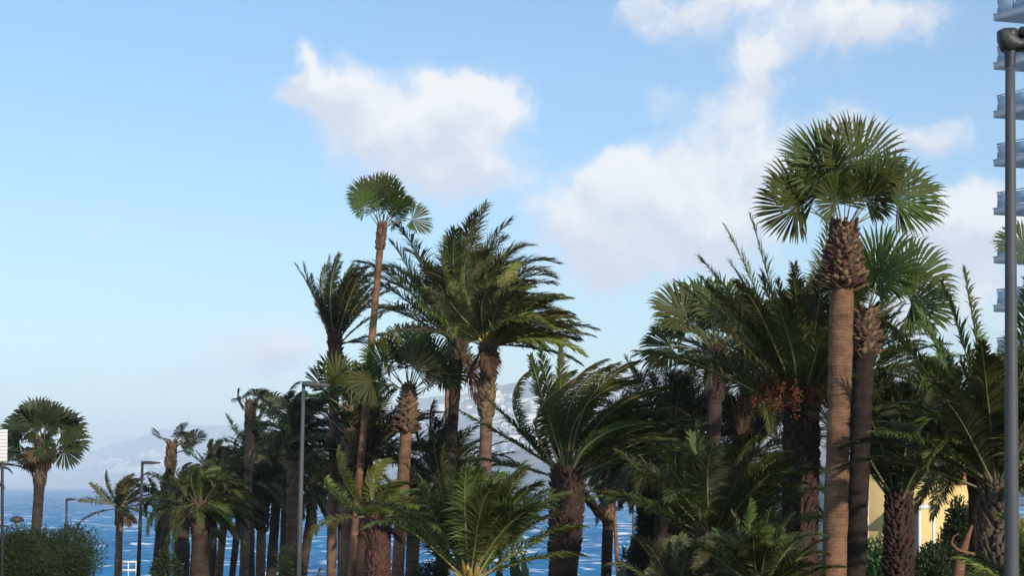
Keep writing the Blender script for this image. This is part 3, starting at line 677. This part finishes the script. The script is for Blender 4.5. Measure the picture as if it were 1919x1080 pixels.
palm('date', 'date_palm', 'dark bushy date palm filling the back of the thicket left of the leaning trunk', (402,885), 66, 398, 14, 81, 44, TH, emin=-35, droop=1.5, lg=.6, wind=.9, leaf='leaf_shade_dark', seed=61, npair=36, dead=3)
palm('date', 'date_palm', 'dark bushy date palm behind the tall fan palm tuft in the thicket', (470,850), 64, 470, 14, 93, 46, TH, emin=-35, droop=1.5, lg=.6, wind=.8, leaf='leaf_shade_dark', seed=62, npair=36, dead=3)
palm('date', 'date_palm', 'dark bushy date palm far behind the grey lamp in the thicket', (538,865), 66, 530, 15, 89, 46, TH, emin=-35, droop=1.5, lg=.6, wind=.8, leaf='leaf_shade_dark', seed=63, npair=36)
palm('date', 'date_palm', 'dark bushy date palm between the very tall palm and the upright-fan palm', (640,850), 60, 640, 14, 81, 40, TH, emin=-30, droop=1.5, lg=.6, wind=.7, leaf='leaf_shade_dark', seed=64, npair=36)
palm('date', 'date_palm', 'very tall upright date palm with a tight brush of dark fronds', (628,640), 46, 621, 18, 160, 34, emin=54, emax=84, wind=.5, droop=.4, leaf='leaf_shade_dark', trunk='trunk_brown', seed=19, npair=42, leaflen=.42, boots=[(632,735,34,24,13,7,'boot')], extra=[(-22,165,.15,-.2,0),(70,120,.6,.4,.2),(85,110,.7,.3,0)])
palm('fan', 'fan_palm', 'fan palm with upright fans right of the very tall upright palm', (659,772), 44, 648, 21, 112, 12, emin=22, wind=.55, droop=.15, leaf='leaf_fan', trunk='trunk_brown', taper=38, seed=20, blade=.55, boots=[(768,830,14,34,9,8,'boot')])
palm('fan', 'fan_palm', 'slimmest and tallest fan palm of the left half, small dense crown', (716,425), 40, 657, 13, 84, 5, tip=.2, emin=40, wind=.7, droop=.25, leaf='leaf_fan', trunk='trunk_pale', seed=21, blade=.52, boots=[(420,465,17,17,8,6,'boot')], extra=[(-26,98,.05,.1,0),(-12,104,.05,.15,-.1),(4,106,.05,.2,.1),(18,100,.05,.2,-.1),(30,88,.1,.2,.1),(62,95,.4,.5,-.1),(-36,84,.1,.1,-.2)])
# --- centre
palm('date', 'date_palm', 'dark full date palm behind the scaly stump palm in the centre left', (688,850), 45, 676, 24, 165, 50, emin=-15, wind=.35, droop=.9, leaf='leaf_shade_dark', seed=22, npair=44)
palm('date', 'date_palm', 'short date palm with scaly diamond-patterned trunk and green crown blown right', (708,962), 33, 708, 44, 155, 30, emin=-8, emax=45, wind=1.7, droop=.8, leaf='leaf_pale_sunlit', seed=23, npair=46, boots=[(950,1085,54,48,22,15,'boot')])
palm('fan', 'fan_palm', 'fan palm with a big brown cone of old leaf bases under its crown', (766,728), 38, 745, 23, 122, 9, emin=5, wind=.3, droop=.2, leaf='leaf_fan', trunk='trunk_pale', seed=24, blade=.52, boots=[(722,808,28,56,13,14,'one')], extra=[(-42,110,.2,.1,-.1),(-8,125,.1,.2,-.1),(25,120,.2,.3,-.1),(52,110,.3,.3,-.1),(8,130,.1,.2,.2)])
palm('date', 'date_palm', 'shaded date palm tucked behind the fan palm with the brown cone', (776,955), 46, 772, 25, 110, 34, emin=-45, wind=.4, leaf='leaf_shade_dark', trunk='trunk_brown', seed=25, npair=38, dead=6)
palm('date', 'date_palm', 'low dark date palm filling the gap behind the central young palm', (828,900), 44, 828, 22, 150, 44, emin=-25, wind=.5, leaf='leaf_shade_dark', seed=26, npair=40)
palm('fan', 'fan_palm', 'distant small fan palm seen between two central trunks', (838,694), 62, 838, 9, 62, 10, emin=0, wind=.4, leaf='leaf_fan', trunk='trunk_pale', seed=27, blade=.55)
palm('date', 'date_palm', 'tallest central date palm with dark trunk, ball of stubs and arching fronds', (859,640), 42, 828, 21, 245, 44, emin=28, wind=.22, droop=1.15, leaf='leaf_date', seed=28, npair=50, wmul=1.25, boots=[(625,672,56,50,6,11,'dark')],
     extra=[(-28,255,1.2,-.5,.1),(-40,245,1.1,-.3,-.1),(-58,190,.7,-.1,0),(4,275,.7,.3,.1),(12,270,1.0,.8,.2),(24,265,1.2,.9,.1)])
palm('date', 'date_palm', 'front central date palm with golden heart and crown swept to the right', (916,640), 36, 903, 23, 172, 66, emin=8, lg=.5, wind=1.0, droop=.75, leaf='leaf_pale_sunlit', trunk='trunk_brown', seed=29, npair=52, heart=True, wmul=1.3, boots=[(640,778,38,34,17,9,'boot')],
     extra=[(78,190,.5,.5,0,'leaf_olive'),(92,170,.6,.4,.1,'leaf_olive'),(72,200,.6,.4,-.2,'leaf_olive'),(-68,190,.8,0,-.1,'leaf_olive')])
palm('date', 'young_date_palm', 'young low date palm with golden stalk bases at bottom centre', (880,1078), 26, 880, 46, 235, 44, emin=46, wind=.3, droop=.8, lg=.5, leaf='leaf_date', seed=30, npair=56, heart=True, wmul=1.1, extra=[(52,230,.5,.2,-.2,'leaf_pale_sunlit'),(70,200,.4,.2,-.1,'leaf_pale_sunlit')])
palm('date', 'date_palm', 'thick-trunked date palm with its whole crown swept to the right by wind', (1066,882), 30, 1055, 56, 265, 52, emin=22, wind=2.1, droop=.42, leaf='leaf_date', seed=31, npair=56, wmul=1.35, boots=[(880,1040,74,66,24,17,'dark')],
     extra=[(-20,220,-.03,-.03,-.2),(-44,205,.03,-.05,-.2),(-57,225,.05,-.05,-.25),(-76,170,.2,-.05,-.1),(-12,240,.0,.02,-.2),(-6,240,.0,.12,.1),(30,290,.3,.2,.1)], leaflen=.42)
palm('date', 'date_palm', 'scruffy palm with dead hanging leaves beside the thin pale trunk', (1143,890), 48, 1136, 20, 105, 24, emin=-30, wind=.5, leaf='leaf_shade_dark', trunk='trunk_dark', seed=32, npair=36, boots=[(890,975,34,24,11,8,'boot')], dead=6)
palm('fan', 'fan_palm', 'thin pale-trunked fan palm leaning beside the scruffy palm', (1148,900), 62, 1158, 7, 60, 9, emin=-10, wind=.5, leaf='leaf_shade_dark', trunk='trunk_pale', seed=33, blade=.55)
palm('fan', 'fan_palm', 'small dark palm low against the sea left of the thick swept palm', (938,985), 60, 938, 8, 62, 16, emin=-25, wind=.5, leaf='leaf_shade_dark', seed=34)
# --- right
palm('date', 'date_palm', 'dark dense date palm left of the boot-collared fan palm', (1262,840), 40, 1240, 44, 190, 66, emin=-30, wind=.3, leaf='leaf_shade_dark', seed=35, npair=46)
palm('date', 'date_palm', 'deeply shaded date palm between the dense palm and the swept palm', (1200,880), 43, 1225, 34, 130, 44, emin=-40, wind=.3, leaf='leaf_shade_dark', seed=36, npair=42)
palm('date', 'date_palm', 'feathery date palm with long fronds reaching left over the hillside', (1402,712), 37, 1398, 30, 215, 30, emin=-15, wind=.02, droop=.75, leaf='leaf_date', seed=37, npair=46, leaflen=.52, extra=[(-62,215,.7,-.2,0),(-80,215,.45,-.2,.1),(-45,200,.8,-.1,0)])
palm('fan', 'fan_palm', 'fan palm with dark knobbly collar left of the fruiting date palm', (1340,655), 34, 1333, 28, 150, 10, emin=-5, wind=.1, droop=.3, leaf='leaf_fan', seed=38, blade=.55, boots=[(650,745,44,40,11,10,'dark')], extra=[(-40,150,.2,0,-.2),(5,140,.1,0,-.2),(-15,145,.1,0,.1),(35,130,.2,0,.1),(-65,135,.4,0,.1)])
palm('date', 'date_palm', 'shaded date palm behind the fruiting palm, low crown', (1400,850), 38, 1400, 34, 190, 44, emin=-25, wind=.2, leaf='leaf_shade_dark', seed=39, npair=44)
palm('date', 'date_palm', 'large date palm with orange fruit clusters and thick scaly trunk', (1502,762), 28, 1498, 58, 300, 64, emin=30, wind=-.05, droop=.55, leaf='leaf_date', seed=40, dead=0, npair=58, leaflen=.46, fruit=9, boots=[(765,1085,74,70,42,18,'dark')],
     extra=[(-10,380,.15,-.1,0),(-18,370,.2,-.1,.1),(-28,340,.2,-.1,-.1),(-36,330,.25,-.1,.05),(3,370,.1,0,-.1),(-46,270,.5,-.1,-.2)])
palm('date', 'young_date_palm', 'young green date palm with upright fronds before the dark right thicket', (1334,1000), 25, 1330, 54, 225, 48, emin=18, wind=.2, droop=.8, leaf='leaf_date', seed=42, npair=54, boots=[(1000,1085,60,56,8,12,'dark')])
palm('date', 'young_date_palm', 'low date palm sprouting at the bottom edge left of the big fan palm', (1425,1105), 21, 1425, 40, 170, 30, emin=25, wind=.2, droop=.9, leaf='leaf_date', seed=43, npair=48)
palm('date', 'young_date_palm', 'low arching date palm at the bottom edge right of the small lamp', (1270,1115), 23, 1270, 40, 150, 26, emin=5, wind=.2, droop=1.0, leaf='leaf_olive', seed=44, npair=46)
palm('fan', 'fan_palm', 'foremost tall fan palm with round crown and big brown leaf-base collar', (1582,418), 22, 1563, 43, 165, 3, emin=50, tip=.16, wind=.02, droop=.12, leaf='leaf_fan', trunk='trunk_pale', seed=45, blade=.60, stalkm='rachis', boots=[(418,538,50,94,15,19,'one')], nseg=60,
     extra=[(-13,200,.03,0,-.1),(10,204,.03,0,-.15),(-50,176,.08,0,-.1),(-63,160,.2,0,-.15),(44,188,.08,0,-.1),(60,176,.15,0,-.15),(28,160,.1,0,.3),(-32,150,.1,0,.3),(-24,118,.1,0,-.8),(26,118,.1,0,-.8)])
palm('fan', 'fan_palm', 'second fan palm with brown collar right behind the foremost fan palm', (1622,582), 26, 1602, 38, 160, 4, emin=30, wind=.12, droop=.15, leaf='leaf_fan', tip=.22, trunk='trunk_shade_tone', seed=46, blade=.64, boots=[(580,662,50,70,12,16,'one')], nseg=58,
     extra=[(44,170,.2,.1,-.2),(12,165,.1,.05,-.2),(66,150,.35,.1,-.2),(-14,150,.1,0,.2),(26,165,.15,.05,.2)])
palm('date', 'date_palm', 'feathery date palm behind the second fan palm, fronds pointing right', (1628,690), 34, 1604, 28, 160, 30, emin=-10, wind=.15, leaf='leaf_date', seed=47, npair=44, extra=[(62,150,.5,0,0),(78,150,.4,0,.1)])
palm('date', 'date_palm', 'dark date palm standing in front of the yellow house', (1685,935), 27, 1683, 44, 250, 76, emin=56, wind=.1, droop=.95, leaf='leaf_shade_dark', seed=48, dead=0, npair=52, boots=[(925,1085,54,62,26,16,'dark')],
     extra=[(-14,300,.9,-.4,-.3,'leaf_pale_sunlit'),(4,300,1.1,.2,-.2,'leaf_date'),(24,290,1.1,.3,-.2,'leaf_date')])
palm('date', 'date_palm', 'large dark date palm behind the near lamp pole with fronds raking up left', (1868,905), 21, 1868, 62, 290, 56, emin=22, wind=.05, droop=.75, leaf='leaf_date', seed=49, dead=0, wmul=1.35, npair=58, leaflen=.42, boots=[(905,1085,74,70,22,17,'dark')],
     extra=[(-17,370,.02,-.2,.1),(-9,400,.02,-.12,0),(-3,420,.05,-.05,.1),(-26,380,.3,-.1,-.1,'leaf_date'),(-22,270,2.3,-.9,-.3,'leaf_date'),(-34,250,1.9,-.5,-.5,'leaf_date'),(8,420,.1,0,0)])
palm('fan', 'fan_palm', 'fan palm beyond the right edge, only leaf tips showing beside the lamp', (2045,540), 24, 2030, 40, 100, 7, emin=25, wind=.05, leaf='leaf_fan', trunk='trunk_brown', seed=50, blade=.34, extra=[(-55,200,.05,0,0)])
palm('date', 'young_date_palm', 'low green date palm at the bottom right corner beside the lamp', (1960,1120), 16, 1960, 50, 190, 26, emin=5, wind=.1, droop=.9, leaf='leaf_pale_sunlit', seed=51, npair=50)
palm('date', 'date_palm', 'shaded date palm filling the back between house and near lamp', (1828,860), 31, 1840, 36, 165, 64, emin=-40, dead=0, wind=.2, leaf='leaf_shade_dark', seed=52, npair=42)

# ------------------------------------------------------------------ street lamps
def lathe(mb, prof, sides=16, off=(0, 0, 0)):
    th = np.arange(sides)*2*math.pi/sides; n = len(prof)
    V = np.array([(r_*math.cos(a)+off[0], r_*math.sin(a)+off[1], z+off[2]) for r_, z in prof for a in th])
    k = np.arange(n-1)[:, None]*sides; i = np.arange(sides)[None]; j = (i+1) % sides
    return mb.add(V, np.stack([k+i, k+j, k+sides+j, k+sides+i], -1).reshape(-1, 4))
def loft(mb, sections):
    """sections: list of (n,3) rings, closed at both ends"""
    n = len(sections[0]); V = np.concatenate(sections); k = np.arange(len(sections)-1)[:, None]*n; i = np.arange(n)[None]; j = (i+1) % n
    Q = np.stack([k+i, k+j, k+n+j, k+n+i], -1).reshape(-1, 4); e = (len(sections)-1)*n
    T = [(0, a+1, a) for a in range(1, n-1)]+[(e, e+a, e+a+1) for a in range(1, n-1)]
    return mb.add(V, Q, T)
def street_lamp(label, px, ytop, D, wt, wb, arm, pxb=None, grey=True, armh=8, armw=.32, rise=0):
    S = D/FPX; zg = ground_z(D); top = at(px, ytop, D); pxb = px if pxb is None else pxb
    bx = (pxb-HX)/FPX*D; H = top[2]-zg
    bx = top[0]+(bx-top[0])*H/max(top[2]-(HY-1080)/FPX*D, .5)
    root = empty('street_lamp', (bx, D, zg), label, 'street lamp', 'street lamps')
    m = M['pole_grey' if grey else 'pole_dark']; dx = top[0]-bx
    MB().tube([(0, 0, 0), (dx*.5, 0, H*.5), (dx, 0, H)], [wb*S/2, (wt+wb)*S/4, wt*S/2], 14).build('pole', m, root, True)
    MB().tube([(0, 0, 0), (0, 0, .04), (0, 0, .5), (dx*.02, 0, .54)], [wb*S*1.1, wb*S*1.1, wb*S*.85, wb*S*.5], 14).build('base', m, root)
    a = arm*S; h = armh*S; sg = 1 if a > 0 else -1; e = []
    for f, hh, ww in ((-.06, .75, .5), (0, .95, .7), (.25, 1, .85), (.55, .8, 1), (.9, .55, 1), (1, .35, .8)):
        z = H+rise*S*f; w_ = armw*ww/2; x = dx+a*f
        e.append(np.array([(x, -w_, z-h*hh*.45), (x, -w_*.9, z+h*hh*.3), (x, 0, z+h*hh*.55), (x, w_*.9, z+h*hh*.3), (x, w_, z-h*hh*.45)][::sg]))
    hd = loft(MB(), e).build('lamp_head', m, root, False)
    x0, x1 = sorted((dx+a*.45, dx+a*.9))
    MB().box(x0, x1, -armw*.34, armw*.34, H-h*.55, H-h*.36).build('lens', M['lens'], hd)
    return root
street_lamp('tall grey street lamp with flat arm in front of the left palms', 569, 720, 32, 6.5, 11, 49, 560, True, 10, .30, -3)
street_lamp('dark street lamp with thin arm standing beside the small slender palm', 267, 868, 60, 5, 9, 33, 259, False, 6, .26)
street_lamp('short dark street lamp rising behind the round bush', 125, 937, 95, 4, 6, 19, 123, False, 5, .3)
street_lamp('lamp head cut by the left edge above the round bush', -6, 987, 80, 4, 6, 20, -8, False, 6, .3)
for px, y in ((396, 1066), (598, 1068)):
    street_lamp('low promenade lamp peeping up under the thicket' if px < 500 else 'low promenade lamp peeping up under the tall upright palm', px, y, 104, 4, 5, 9, px, False, 5, .3)

def mushroom_lamp():
    D = 42; S = D/FPX; zg = ground_z(D); t_ = at(32, 968, D); root = empty('mushroom_lamp', (t_[0], D, zg), 'post lamp with dark mushroom cap in front of the round bush', 'street lamp')
    H = t_[2]-zg
    MB().tube([(-.02, 0, 0), (-.01, 0, H*.5), (0, 0, H-.12)], [.05, .04, .035], 12).build('pole', M['pole_grey'], root, True)
    lathe(MB(), [(.001, 0), (.08, -.008), (.15, -.04), (.19, -.09), (.205, -.16), (.19, -.165), (.10, -.15), (.001, -.15)], 20, (0, 0, H)).build('cap', M['pole_dark'], root, True)
    lathe(MB(), [(.09, -.152), (.075, -.26), (.04, -.30), (.001, -.30)], 14, (0, 0, H)).build('globe', M['lens'], root, True)
mushroom_lamp()

def near_lamp():
    D = 15.0; S = D/FPX; zg = ground_z(D); tp = at(1893, 108, D); bx = at(1897.5, 1080, D)[0]
    root = empty('near_street_lamp', (bx, D, zg), 'tall near grey lamp post with hooded dark head at the right edge', 'street lamp', 'street lamps')
    H = tp[2]-zg; dx = tp[0]-bx
    zs = np.linspace(0, H, 14); MB().tube([(dx*z/H, 0, z) for z in zs], np.linspace(31, 17.5, 14)*S/2*np.where(zs < 0, 1, 1), 24).build('pole', M['pole_grey'], root, True)
    sl = MB(); lathe(sl, [(.052, -.10), (.058, -.02), (.060, 0), (.066, .12), (.080, .24), (.074, .30), (.001, .30)], 20, (dx, 0, H)); sl.build('sleeve', M['pole_dark'], root, True)
    # hood: profile sections from the short beak on the left to the long luminaire on the right
    secs = []
    def P2(px, py): p = at(px, py, D); return p[0]-bx, p[2]-zg
    for (px, yt, yb, w_) in ((1869.5, 58, 62, .06), (1872, 56, 74, .13), (1877, 53.5, 87, .16), (1882, 51.5, 94, .17), (1887, 51, 97, .18), (1893, 56, 97, .19), (1900, 64, 95, .20), (1908, 73, 94, .21), (1915, 76, 93.5, .22), (1921, 71, 93, .23), (1930, 62, 93, .25), (1945, 56, 92, .27), (2010, 55, 88, .28), (2060, 60, 84, .24), (2085, 68, 80, .14)):
        x, z1 = P2(px, yt); _, z0 = P2(px, yb); h = w_/2
        secs.append(np.array([(x, -h, z0+.01), (x, -h*.96, z1-(z1-z0)*.35), (x, -h*.6, z1-(z1-z0)*.08), (x, 0, z1), (x, h*.6, z1-(z1-z0)*.08), (x, h*.96, z1-(z1-z0)*.35), (x, h, z0+.01), (x, 0, z0)]))
    hd = loft(MB(), secs).build('lamp_head', M['pole_dark'], root, False)
    xa, za = P2(1909, 53); xb, zb = P2(1960, 60); MB().box(xa, xb, -.07, .07, zb-.05, za).build('junction_box', M['pole_dark'], hd)
    x0, z0 = P2(1935, 95); x1, _ = P2(2060, 95)
    MB().box(x0, x1, -.09, .09, z0-.02, z0+.03).build('lens', M['lens'], hd)
    MB().box(dx-.012, dx+.012, -.088, -.070, H+.10, H+.125).build('bolt', M['metal'], hd)
    d = MB().box(-.035, .055, -.104, -.094, .5, 1.0).build('access_door', M['pole_dark'], root)
near_lamp()

def scroll_lamp():
    D = 58; S = D/FPX; zg = ground_z(D); t_ = at(1187, 925, D); root = empty('scroll_arm_lamp', (t_[0], D, zg), 'slim grey lamp post with curled arms in the gap before the dark bush', 'street lamp')
    H = t_[2]-zg
    MB().tube([(0, 0, 0), (0, 0, H*.5), (0, 0, H)], [.09, .06, .045], 10).build('pole', M['pole_grey'], root, True)
    for sg in (-1, 1):
        a = np.linspace(0, math.pi, 9); pts = [(sg*(.32-.32*math.cos(v)), 0, H-.55+.30*math.sin(v)) for v in a]
        MB().tube(pts, .03, 6).build('arm', M['pole_grey'], root, True)
        lathe(MB(), [(.001, 0), (.06, -.02), (.13, -.14), (.12, -.2), (.001, -.2)], 12, (sg*.64, 0, H-.53)).build('lamp_shade', M['pole_dark'], root, True)
    lathe(MB(), [(.001, .12), (.05, .08), (.06, 0), (.001, 0)], 10, (0, 0, H-.02)).build('finial', M['pole_grey'], root)
scroll_lamp()

# ------------------------------------------------------------------ sign panel at the left edge
def sign():
    D = 38; S = D/FPX; a = at(14, 806, D); b = at(14, 866, D); zg = ground_z(D); px = at(3, 870, D)[0]
    root = empty('sign_board', (px, D, zg), 'back of a pale sign board on a dark post at the left edge', 'sign'); w_ = 1.15; h = a[2]-b[2]; x1 = a[0]-px; z0 = b[2]-zg
    MB().box(x1-w_, x1, -.02, 0, z0, z0+h).build('panel', M['slab'], root)
    n = 9
    for i in range(n):
        z = z0+h*(i+.5)/n; MB().box(x1-w_+.01, x1-.01, -.034, -.0205, z-h/n*.38, z+h/n*.38).build('slat', M['white'], root)
    for x in (0, x1-w_+.15): MB().tube([(x, .05, 0), (x, .05, z0), (x, .05, z0+h*.9)], .04, 10).build('post', M['pole_dark'], root, True)
sign()

# ------------------------------------------------------------------ white rail and ladder at the water front
def white_rail():
    D = 105; S = D/FPX; zg = ground_z(D); a = at(226, 1056, D)
    root = empty('white_railing', (a[0], D, zg), 'short white railing at the waterfront behind the small slender palm', 'railing'); H = a[2]-zg
    for i in range(3): MB().box(i*.58-.04, i*.58+.04, -.04, .04, 0, H).build('post', M['white'], root)
    for z in (H, H*.55): MB().box(-.06, 1.22, -.05, .05, z+.003, z+.15).build('rail', M['white'], root)
white_rail()
def ladder():
    D = 92; a = at(655, 1040, D); zg = ground_z(D); root = empty('white_ladder', (a[0], D, zg), 'white ladder with yellow foot glimpsed between the palm trunks', 'ladder'); H = a[2]-zg
    for x in (0, .36): MB().tube([(x, 0, .5), (x, 0, H*.6), (x, 0, H)], .03, 6).build('rail', M['white'], root)
    for i in range(int(H/.25)): MB().box(.03, .33, -.02, .02, .55+i*.25, .60+i*.25).build('rung', M['white'], root)
    MB().box(-.12, .48, -.15, .15, 0, .55).build('foot', M['yellow'], root)
ladder()
def marker():
    D = 60; a = at(617, 1064, D); zg = ground_z(D); H = a[2]-zg
    o = empty('marker_post', (a[0], D+.9, zg), 'small white marker post at the foot of the very tall palm', 'post')
    MB().tube([(0, 0, 0), (0, 0, H*.5), (0, 0, H)], .075, 10).build('shaft', M['white'], o, True)
    lathe(MB(), [(.001, .06), (.06, .04), (.09, 0), (.001, 0)], 10, (0, 0, H+.002)).build('cap', M['white'], o)
marker()

# ------------------------------------------------------------------ shrubs
def shrub(label, px, ytop, D, rx_px, n, leafsize, m='bush', seed=1, squash=1.0, ry=None, lobes=9, name='shrub'):
    rs = np.random.default_rng(seed+100); S = D/FPX; zg = ground_z(D); c = at(px, ytop, D); H = c[2]-zg; rx = rx_px*S
    root = empty(name, (c[0], D, zg), label, 'shrub', None); ry = ry or rx*.8
    # lumpy mass: several lobes, leaves concentrated at the lobes' skins
    lc = np.stack([rs.uniform(-.62, .62, lobes)*rx, rs.uniform(-.6, .6, lobes)*ry, H*rs.uniform(.32, .80, lobes)], 1)
    lc[0] = (0, 0, H*.78)
    lr = np.stack([rs.uniform(.34, .52, lobes)*rx, rs.uniform(.34, .5, lobes)*ry, H*rs.uniform(.16, .26, lobes)], 1)
    lc[:, 2] = np.minimum(lc[:, 2], H-lr[:, 2])
    k = rs.integers(0, lobes, n); d = unit(rs.normal(0, 1, (n, 3))); rr = rs.uniform(.35, 1.06, n)**.6
    p = lc[k]+d*lr[k]*rr[:, None]; p[:, 2] = np.clip(p[:, 2], .05, None)
    ax = unit(d+rs.normal(0, .6, (n, 3))+np.array([.25, 0, .35])); sd = unit(np.cross(ax, rs.normal(0, 1, (n, 3)))); l = leafsize*rs.uniform(.6, 1.4, n)[:, None]
    V = np.stack([p, p+ax*l*.5+sd*l*.17, p+ax*l, p+ax*l*.5-sd*l*.17], 1).reshape(-1, 3); q = np.arange(n)*4
    o = obj('foliage', mesh('foliage', V, np.stack([q, q+1, q+2, q+3], 1)), M[m], root); o['kind'] = 'stuff'
    for i in range(min(lobes, 5)): MB().tube([(0, 0, 0), lc[i]*(.5, .5, .5), lc[i]], [.05, .035, .015], 6).build('stem', M['stem'], root)
    return root
shrub('large round dark green bush in the bottom left corner', 70, 985, 40, 118, 70000, .085, seed=1, lobes=26)
shrub('low grey-green bush at the foot of the grey street lamp', 532, 1022, 44, 42, 8000, .08, seed=2)
shrub('dark spiky bush below the thicket beside the stout palm', 306, 1030, 46, 34, 4000, .16, seed=3)
shrub('dark bush under the central young palm', 800, 1050, 40, 60, 12000, .09, seed=4)
shrub('leafy bush with rounded leaves beside the thin pale trunk', 1196, 1000, 47, 36, 3500, .17, 'bush2', 5)
shrub('tall dark bush left of the upright young palm on the right', 1240, 900, 42, 62, 26000, .10, seed=6, lobes=14)
shrub('dark bush at the foot of the fruiting date palm', 1460, 985, 33, 100, 28000, .09, seed=7, lobes=14)
shrub('bright leafy bush before the yellow house wall', 1640, 1008, 30, 60, 9000, .12, 'bush2', 8)
shrub('dark bush between house palm and near lamp', 1770, 1000, 31, 85, 26000, .09, seed=9, lobes=12)
shrub('dark hedge bush below the dense palm on the right', 1330, 1010, 36, 90, 20000, .09, seed=10, lobes=12)
def broad_plant(label, px, ytop, D, n, seed, spread=.5):
    rs = np.random.default_rng(seed+300); zg = ground_z(D); c = at(px, ytop, D); H = c[2]-zg
    root = empty('broad_leaf_plant', (c[0], D, zg), label, 'plant', None)
    for i in range(n):
        az = i*2.4+rs.normal(0, .2); L = H*rs.uniform(.75, 1.05); d0 = unit(np.array([math.cos(az)*spread*rs.uniform(.3, 1), math.sin(az)*spread, 1.0]))
        P_, T_ = rachis(d0, L, .35, .12, 10, rs); f = np.linspace(0, 1, 11); w_ = np.where(f < .5, .018, .16*np.sin(math.pi*np.clip((f-.48)/.52, 0, 1))**.7+.006)
        s_ = unit(np.cross(T_, np.array([math.sin(az), -math.cos(az), .2])+0*T_)); up = np.cross(s_, T_)
        V = np.stack([P_-s_*w_[:, None]+up*w_[:, None]*.35, P_, P_+s_*w_[:, None]+up*w_[:, None]*.35], 1).reshape(-1, 3); k = np.arange(10)*3
        obj('leaf', mesh('leaf', V, np.concatenate([np.stack([k, k+1, k+4, k+3], 1), np.stack([k+1, k+2, k+5, k+4], 1)]), None, True), M['bush2'], root)
broad_plant('broad-leaved plant at the bottom edge left of the thick swept palm', 1000, 1018, 38, 9, 1)
broad_plant('smaller broad-leaved plant below the front central palm trunk', 968, 1040, 40, 7, 2)
broad_plant('broad-leaved plant at the foot of the thick swept palm, right side', 1100, 1050, 36, 7, 3)
def bare_branch():
    D = 24; o0 = at(1796, 1080, D); zg = ground_z(D); root = empty('bare_trunk', (o0[0], D, zg), 'pale bare leaning stem with a curled limb left of the near lamp', 'tree')
    def q(px, py, dy=0): p = at(px, py, D); return (p[0]-o0[0], dy, p[2]-zg)
    MB().tube([(-.1, 0, 0), (-.03, 0, 1.2), q(1796, 1080), q(1801, 1045), q(1812, 1012), q(1822, 985)], [.12, .11, .105, .09, .05, .02], 10).build('trunk', M['trunk_pale'], root, True)
    MB().tube([q(1826, 1040, -.1), q(1806, 1036, -.12), q(1788, 1030, -.15), q(1776, 1018, -.2), q(1780, 1006, -.2), q(1790, 1000, -.2)], [.03, .028, .026, .024, .018, .01], 8).build('limb', M['trunk_pale'], root, True)
bare_branch()

shrub('tall dark bush right of the yellow house beside the bare stem', 1795, 915, 34, 46, 18000, .10, seed=21, lobes=12)
shrub('tall dark bush behind the young green palm on the right', 1430, 880, 43, 78, 26000, .11, seed=22, lobes=14)
shrub('tall dark bush between the dense palm and the young green palm', 1300, 900, 44, 60, 20000, .11, seed=23, lobes=12)

# ------------------------------------------------------------------ haze
def build_haze():
    hz = bpy.data.materials.new('sea_haze'); hz.use_nodes = True; t = hz.node_tree; t.nodes.clear()
    pv = N(t, 'ShaderNodeVolumePrincipled'); pv.inputs['Color'].default_value = (.87, .95, 1.0, 1)
    pv.inputs['Density'].default_value = HAZE; pv.inputs['Anisotropy'].default_value = 0.0
    out = N(t, 'ShaderNodeOutputMaterial'); t.links.new(pv.outputs[0], out.inputs['Volume'])
    mb = MB(); mb.box(-61000, 61000, -61000, 61000, SEA_Z-8, 480)
    o = mb.build('haze', hz); o['kind'] = 'stuff'
build_haze()
